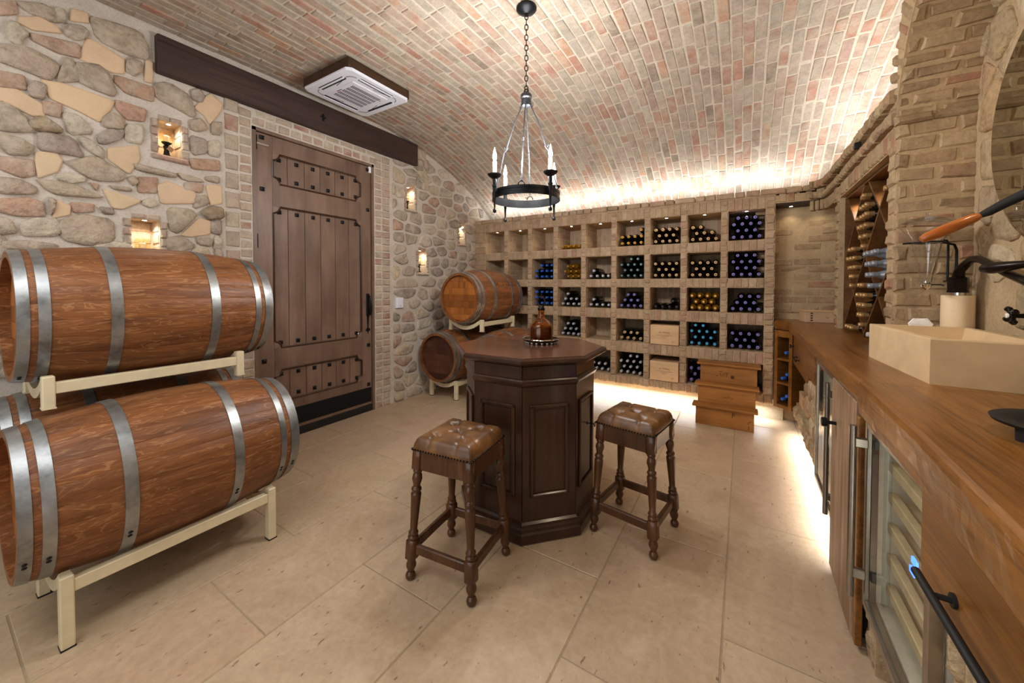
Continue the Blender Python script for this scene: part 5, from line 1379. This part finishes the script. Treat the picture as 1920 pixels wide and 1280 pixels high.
sp_ = [(PX_, PY_, 1.435), (PX_, PY_-.012, 1.468), (.851, PY_-.05, 1.500), (.848, PY_-.10, 1.514), (.845, 2.385, 1.512), (.842, 2.32, 1.497), (.84, 2.25, 1.474), (.84, 2.17, 1.448), (.84, 2.09, 1.425), (.84, 2.03, 1.408), (.84, 2.01, 1.395)]
G().tube(sp_, [.021, .018, .016, .015, .0145, .0145, .0145, .0145, .015, .0155, .016], 14).xf(Matrix.Translation((-PX_, -PY_, -1.355))).obj('spout', 'bronze', tp, True)
tv = thing('tap_lever', 'dark bronze lever handle end reaching over the sink from the stone wall', 'tap', (.80, 2.10, 1.46))
G().tube([(.098, -.06, .03), (.05, -.02, .016), (.0, .055, .006), (-.006, .09, .004), (-.008, .115, .002)], [.010, .013, .022, .018, .006], 12).obj('lever', 'bronze', tv, True)
tc = thing('valve', 'bronze cross-handle valve with white porcelain button on the stone wall', 'valve', (.905, 2.115, 1.290))
G().tube([(0, 0, 0), (-.035, 0, 0), (-.062, 0, 0)], [.020, .009, .008], 10).obj('stem', 'bronze', tc, True)
for k in range(4):
    a = PI/4+PI/2*k+.2; G().tube([(-.070, 0, 0), (-.072, .018*math.cos(a), .018*math.sin(a)), (-.073, .028*math.cos(a), .028*math.sin(a)), (-.073, .036*math.cos(a), .036*math.sin(a))], [.009, .007, .0115, .006], 10).obj('cross_arm', 'bronze', tc, True)
G().ball((-.072, 0, 0), .013, 12).obj('hub', 'bronze', tc, True); G().lathe([(.0095, .078), (.009, .084), (0, .086)], 14, (0, 0, 0), (-1, 0, 0), cap=False).obj('porcelain_button', 'porcelain', tc, True)
t = thing('soap_block', 'white faceted soap block on the back rim of the sink', 'soap', (.700, 2.468, 1.2125))
G().add([(-.036, -.010, 0), (.036, -.010, 0), (.036, .010, 0), (-.036, .010, 0), (-.040, -.011, .010), (.040, -.011, .009), (.038, .011, .010), (-.038, .011, .009), (-.020, -.007, .034), (.010, -.009, .031), (.024, -.002, .036), (.012, .008, .034), (-.022, .007, .033)],
        [(3, 2, 1, 0), (0, 1, 5, 4), (1, 2, 6, 5), (2, 3, 7, 6), (3, 0, 4, 7), (4, 5, 9, 8), (5, 10, 9), (5, 6, 11, 10), (6, 7, 12, 11), (7, 4, 8, 12), (8, 9, 10, 11, 12)]).obj('block', simple('white_soap', 'f4f3f0', .4), t)

# glass aerator funnel on its black bracket
FXc, FYc = .722, 2.490
br = thing('aerator_bracket', 'slim black double-rod bracket holding the glass wine funnel by the brick pillar', 'bracket', (.835, 2.59, 1.42))
bt = Matrix.Translation((-.835, -2.59, -1.42))
G().tube([(.848, 2.625, 1.42), (.848, 2.59, 1.42), (.848, 2.585, 1.50), (.846, 2.58, 1.565), (.835, 2.57, 1.590), (.80, 2.545, 1.598), (.772, FYc+.02, 1.598)], .0052, 8).xf(bt).obj('rod', 'black_iron', br, True)
G().tube([(.822, 2.625, 1.42), (.822, 2.59, 1.42), (.822, 2.588, 1.52), (.820, 2.585, 1.60), (.812, 2.578, 1.612), (.800, 2.565, 1.612)], .0045, 8).xf(bt).obj('rod', 'black_iron', br, True)
G().tube([(FXc+.053*math.cos(2*PI*i/24), FYc+.053*math.sin(2*PI*i/24), 1.598) for i in range(24)], .0035, 6, True).tube([(FXc-.053, FYc, 1.598), (FXc-.080, FYc, 1.596)], .004, 6).xf(bt).obj('holding_ring', 'black_iron', br, True)
fn = thing('wine_aerator', 'clear glass wine funnel with lid and tap hanging in front of the brick pillar', 'aerator', (FXc, FYc, 1.39))
def T(p): return [(r, z-1.39) for r, z in p]
G().lathe(T([(.018, 1.415), (.022, 1.45), (.036, 1.53), (.048, 1.592), (.050, 1.606), (.066, 1.628), (.088, 1.668), (.094, 1.690), (.0925, 1.690), (.0865, 1.669), (.0645, 1.6295), (.0485, 1.608), (.0465, 1.593), (.0345, 1.531), (.0205, 1.451), (.0165, 1.416)]), 32, cap=False).obj('funnel', 'clear', fn, True, ang=60)
G().lathe(T([(.090, 1.692), (.080, 1.700), (.055, 1.712), (.020, 1.718), (.006, 1.722), (.008, 1.734), (0, 1.737)]), 28, cap=False).obj('lid', 'clear', fn, True, ang=60)
G().lathe(T([(.0, 1.378), (.006, 1.380), (.018, 1.396), (.020, 1.404), (.012, 1.412), (.012, 1.420), (0, 1.421)]), 18, cap=False).obj('valve_tip', 'chrome', fn, True)
G().tube([(.015, 0, .013), (.045, 0, .013), (.058, -.004, .010)], .0028, 6).obj('valve_lever', 'black_iron', fn, True)

# lever corkscrew on its post
ck = thing('lever_corkscrew', 'black bar-mounted lever corkscrew with turned orange wooden handle', 'corkscrew', (.835, 1.79, ZT+.0015))
kt = Matrix.Translation((-.835, -1.79, -ZT))
G().lathe([(.045, 0), (.045, .012), (.02, .018), (.018, .50), (.02, .70)], 16).obj('post', 'black_iron', ck, True)
G().tube([(.535, 1.895, 1.560), (.548, 1.895, 1.567), (.585, 1.895, 1.586), (.63, 1.895, 1.610), (.660, 1.895, 1.626), (.672, 1.895, 1.632)], [.010, .0155, .0185, .0175, .0150, .010], 16).xf(kt).obj('lever_grip', 'handle_wood', ck, True)
G().tube([(.668, 1.895, 1.630), (.690, 1.894, 1.642), (.72, 1.89, 1.664), (.775, 1.87, 1.700), (.82, 1.85, 1.725)], [.008, .013, .0145, .016, .018], 10, flat=.7).xf(kt).obj('lever_arm', 'black_plastic', ck, True)
G().prism([(.700, 1.735), (.722, 1.752), (.735, 1.742), (.76, 1.745), (.86, 1.76), (.88, 1.56), (.80, 1.575), (.765, 1.615), (.735, 1.665), (.712, 1.690)], 1.845, 1.885, 1).xf(kt).obj('corkscrew_head', 'black_plastic', ck)
G().lathe([(.010, 0), (.010, .006), (0, .006)], 12, (.776, 1.845, 1.672), (0, -1, 0), cap=False).xf(kt).obj('pivot_pin', 'chrome', ck, True)

# black footed tray
t = thing('footed_tray', 'round matt black footed tray on the near counter', 'tray', (.632, 1.345, ZT))
G().lathe([(0, .028), (.085, .030), (.090, .036), (.120, .042), (.126, .039), (.122, .032), (.095, .022), (0, .020)], 40, cap=False).obj('dish', 'black_plastic', t, True, ang=50)
for k in range(3): a = math.radians(200+120*k); G().lathe([(.014, 0), (.015, .030)], 14, (.095*math.cos(a), .095*math.sin(a), 0)).obj('foot', 'black_plastic', t, True)

# mirror
mr = thing('mirror', 'round frameless mirror with polished rim on the rough stones above the sink', 'mirror', (.866, 1.90, 1.970))
G().lathe([(.4557, 0), (.4557, .005), (.441, .0105)], 96, (0, 0, 0), (-1, 0, 0)).obj('mirror_edge', 'chrome', mr, True, ang=20)
G().lathe([(.4408, .0106), (0, .0108)], 96, (0, 0, 0), (-1, 0, 0), cap=False).obj('mirror_glass', 'mirror', mr, False)

# wine case in the corner recess
t = thing('wine_case', 'pale dovetailed wine case lying on the counter in the corner recess', 'wine case', (.625, 4.56, ZT+.001), .16)
G().box((-.14, -.085, 0), (.14, .085, .098), bev=.002).obj('case_body', 'crate', t); G().box((-.144, -.089, .098), (.144, .089, .108), bev=.002).obj('case_lid', 'crate', t)
g = G()
for i in range(4): g.box((-.098, -.0856, .012+.022*i), (-.080, -.0848, .024+.022*i))
g.tube([(.020, -.0855, .055), (.030, -.0855, .040), (.040, -.0855, .052)], .0018, 4); g.obj('burnt_mark', 'ink', t)['kind'] = 'stuff'

# ================================================================== DIAMOND BOTTLE RACK
DY0, DY1, DZ0, DZ1 = 2.775, 3.940, ZT+.010, 2.082
YC0, ZC0, SY, SZ = 3.37, 2.12, .29, .2625
dk = thing('diamond_rack', 'oak diamond-pattern bottle rack built into the brick niche above the counter', 'bottle rack', (.82, 3.36, ZT))
for fam in (1, -1):
    for n in range(-6, 8, 2):
        # u + fam*v = n  -> point list clipped to the niche
        pts = []
        for i in range(400):
            y = DY0+(DY1-DY0)*i/399; u = (y-YC0)/SY; v = (n-u)*fam; z = ZC0+SZ*v
            if DZ0 <= z <= DZ1: pts.append((y, z))
        if len(pts) < 12: continue
        a, b = Vector(pts[0]), Vector(pts[-1]); d = (b-a).normalized(); nn = Vector((-d.y, d.x))*.008
        poly = [tuple(a+nn), tuple(a-nn), tuple(b-nn), tuple(b+nn)]
        L(G().prism(poly, .690 if fam > 0 else .6915, .980, 0), dk, 'diagonal_board', 'rack_wood')
L(G().box((.685, DY0-.010, DZ0-.008), (.976, DY0, DZ1)), dk, 'side_board', 'rack_wood'); L(G().box((.685, DY1, DZ0-.008), (.976, DY1+.004, DZ1)), dk, 'side_board', 'rack_wood')
L(G().box((.685, DY0, DZ1-.004), (.976, DY1, DZ1+.006)), dk, 'head_board', 'rack_wood')
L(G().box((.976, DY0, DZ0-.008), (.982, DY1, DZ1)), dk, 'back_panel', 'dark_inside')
g = G(); g.lathe([(.0135, 0), (.0148, .042), (.022, .066), (.0345, .090), (.0345, .262), (.032, .268), (0, .268)], 12, axis=(0, 1, 0), cap=False); BM['slim'] = g.mesh('slim_bottle', 'bottle', True, False, 40)
g = G(); g.lathe([(.0135, 0), (.0148, .042), (.022, .066), (.0345, .090), (.0345, .262), (.032, .268), (0, .268)], 12, axis=(0, 1, 0), cap=False); BM['pewter'] = g.mesh('pewter_bottle', 'cap_pewter', True, False, 40)
DC = [((0, -1), 'copper', [1, 2, 3, 4, 3, 2], 'upper diamond', 'gold-foiled'), ((1, -2), 'copper', [1, 2, 3, 3, 2], 'diamond by the recess', 'gold-foiled'), ((-1, -2), 'pewter', [1, 2, 3, 4], 'diamond by the pillar', 'pewter-grey'), ((0, -3), 'copper', [1, 2, 3, 3, 2], 'lower diamond', 'gold-foiled')]
cnt = 0
def dbottle(y, z, cap, lab, grp, dxx=0):
    o = link('wine_bottle', BM['pewter' if cap == 'pewter' else 'slim'], None, (.662+dxx, y, z), (0, 0, -PI/2)); tag(o, lab, 'bottle', grp); link('capsule', CM[cap], o)
for (u, v), cap, rows, where, word in DC:
    yb, zb_ = YC0+SY*u, ZC0+SZ*(v-1)
    for j, n in enumerate(rows):
        for k in range(n):
            dbottle(yb+(k-(n-1)/2)*.0735, zb_+.064+j*.0665, cap, '%s bottle %s from near side, %s layer, %s of the rack' % (word, ORD[n-1-k], LAYER[j], where), word+' bottles in the diamond rack', R.uniform(0, .012)-(.02 if cap == 'pewter' else 0))
for (y, z, cap, lab) in ((3.66, 1.092, 'copper', 'by the corner'), (3.735, 1.092, 'copper', 'nearest the corner recess'), (3.585, 1.092, 'copper', 'furthest from the corner recess'), (3.15, 1.092, 'white', 'nearest the diamond crossing'), (3.075, 1.092, 'white', 'middle'), (3.0, 1.092, 'white', 'nearest the brick pillar')):
    dbottle(y, z, cap, '%s bottle on the counter level of the diamond rack, %s' % ('white-capped' if cap == 'white' else 'gold-foiled', lab), 'bottles along the foot of the diamond rack')
for (y, z, lab) in ((2.82, 1.70, 'lower'), (2.87, 1.92, 'upper')): dbottle(y, z+.02, 'copper', 'gold-foiled bottle against the brick pillar side of the diamond rack, '+lab, 'gold-foiled bottles by the pillar side')
for y in (3.72, 3.05): downlight((.76, y, 2.074), 'tiny downlight over the diamond rack, %s' % ('by the corner' if y > 3.4 else 'by the brick pillar'), 'downlights over the diamond rack', 4, 70, .013)
t = thing('wall_sensor', 'small black fitting in the brick cornice above the diamond rack', 'sensor', (.60, 3.22, 2.292))
G().box((-.006, -.012, -.022), (.03, .012, .022), bev=.004).obj('housing', 'black_plastic', t)

# ================================================================== STEP STOOL OF WINE CRATES
SX0, SX1 = -.395, .105
ss = thing('step_stool', 'three-step pine stool made of old wine crates before the brick rack', 'step stool', ((SX0+SX1)/2, 4.30, 0))
def S(g, name, mat='pine', par=ss, **k): return L(g, par, name, mat, **k)
hx = .008
for k, (yf, zt_) in enumerate(((4.19, .205), (4.275, .40), (4.36, .60))):
    sh = .0 if k == 0 else (.012 if k == 1 else .025)
    z0 = (0, .205, .40)[k]; x0, x1 = SX0+sh, SX1+.012*k
    S(G().box((x0, yf, z0), (x1, yf+.014, zt_-.022), bev=.002), 'riser', )
    S(G().box((x0, yf+.014, z0), (x0+.014, 4.50, zt_-.022)), 'side_board'); S(G().box((x1-.014, yf+.014, z0), (x1, 4.50, zt_-.022)), 'side_board')
    S(G().box((x0-.030, yf-.035, zt_-.022), (x1+.030, yf+.11 if k < 2 else 4.50, zt_), bev=.004), 'tread')
g = G()
for pts in ([(-.26, .475), (-.255, .465)], [(-.225, .470), (-.215, .472), (-.208, .466)], [(-.195, .49), (-.185, .500), (-.180, .47)], [(-.170, .465), (-.168, .50), (-.155, .47), (-.152, .505)], [(-.145, .505), (-.115, .505)], [(-.130, .505), (-.132, .468)], [(-.165, .52), (-.195, .515)]):
    g.tube([(x, 4.3592, z) for x, z in pts], .0028, 4)
g.lathe([(.017, 0), (.017, .001), (0, .001)], 14, (-.08, 4.36, .470), (0, -1, 0), cap=False)
for pts in ([(-.16, .275), (-.13, .278)], [(-.12, .27), (-.115, .295), (-.105, .272), (-.10, .29)], [(-.09, .275), (-.07, .276)]): g.tube([(x, 4.2742, z) for x, z in pts], .0026, 4)
for pts in ([(-.075, .11), (-.073, .16), (-.060, .16), (-.052, .135)], [(-.068, .155), (-.066, .125)], [(.055, .07), (.065, .095), (.085, .10)], [(.06, .02), (.065, .06)]): g.tube([(x, 4.1892, z) for x, z in pts], .003, 4)
S(g, 'burnt_lettering', 'ink')['kind'] = 'stuff'
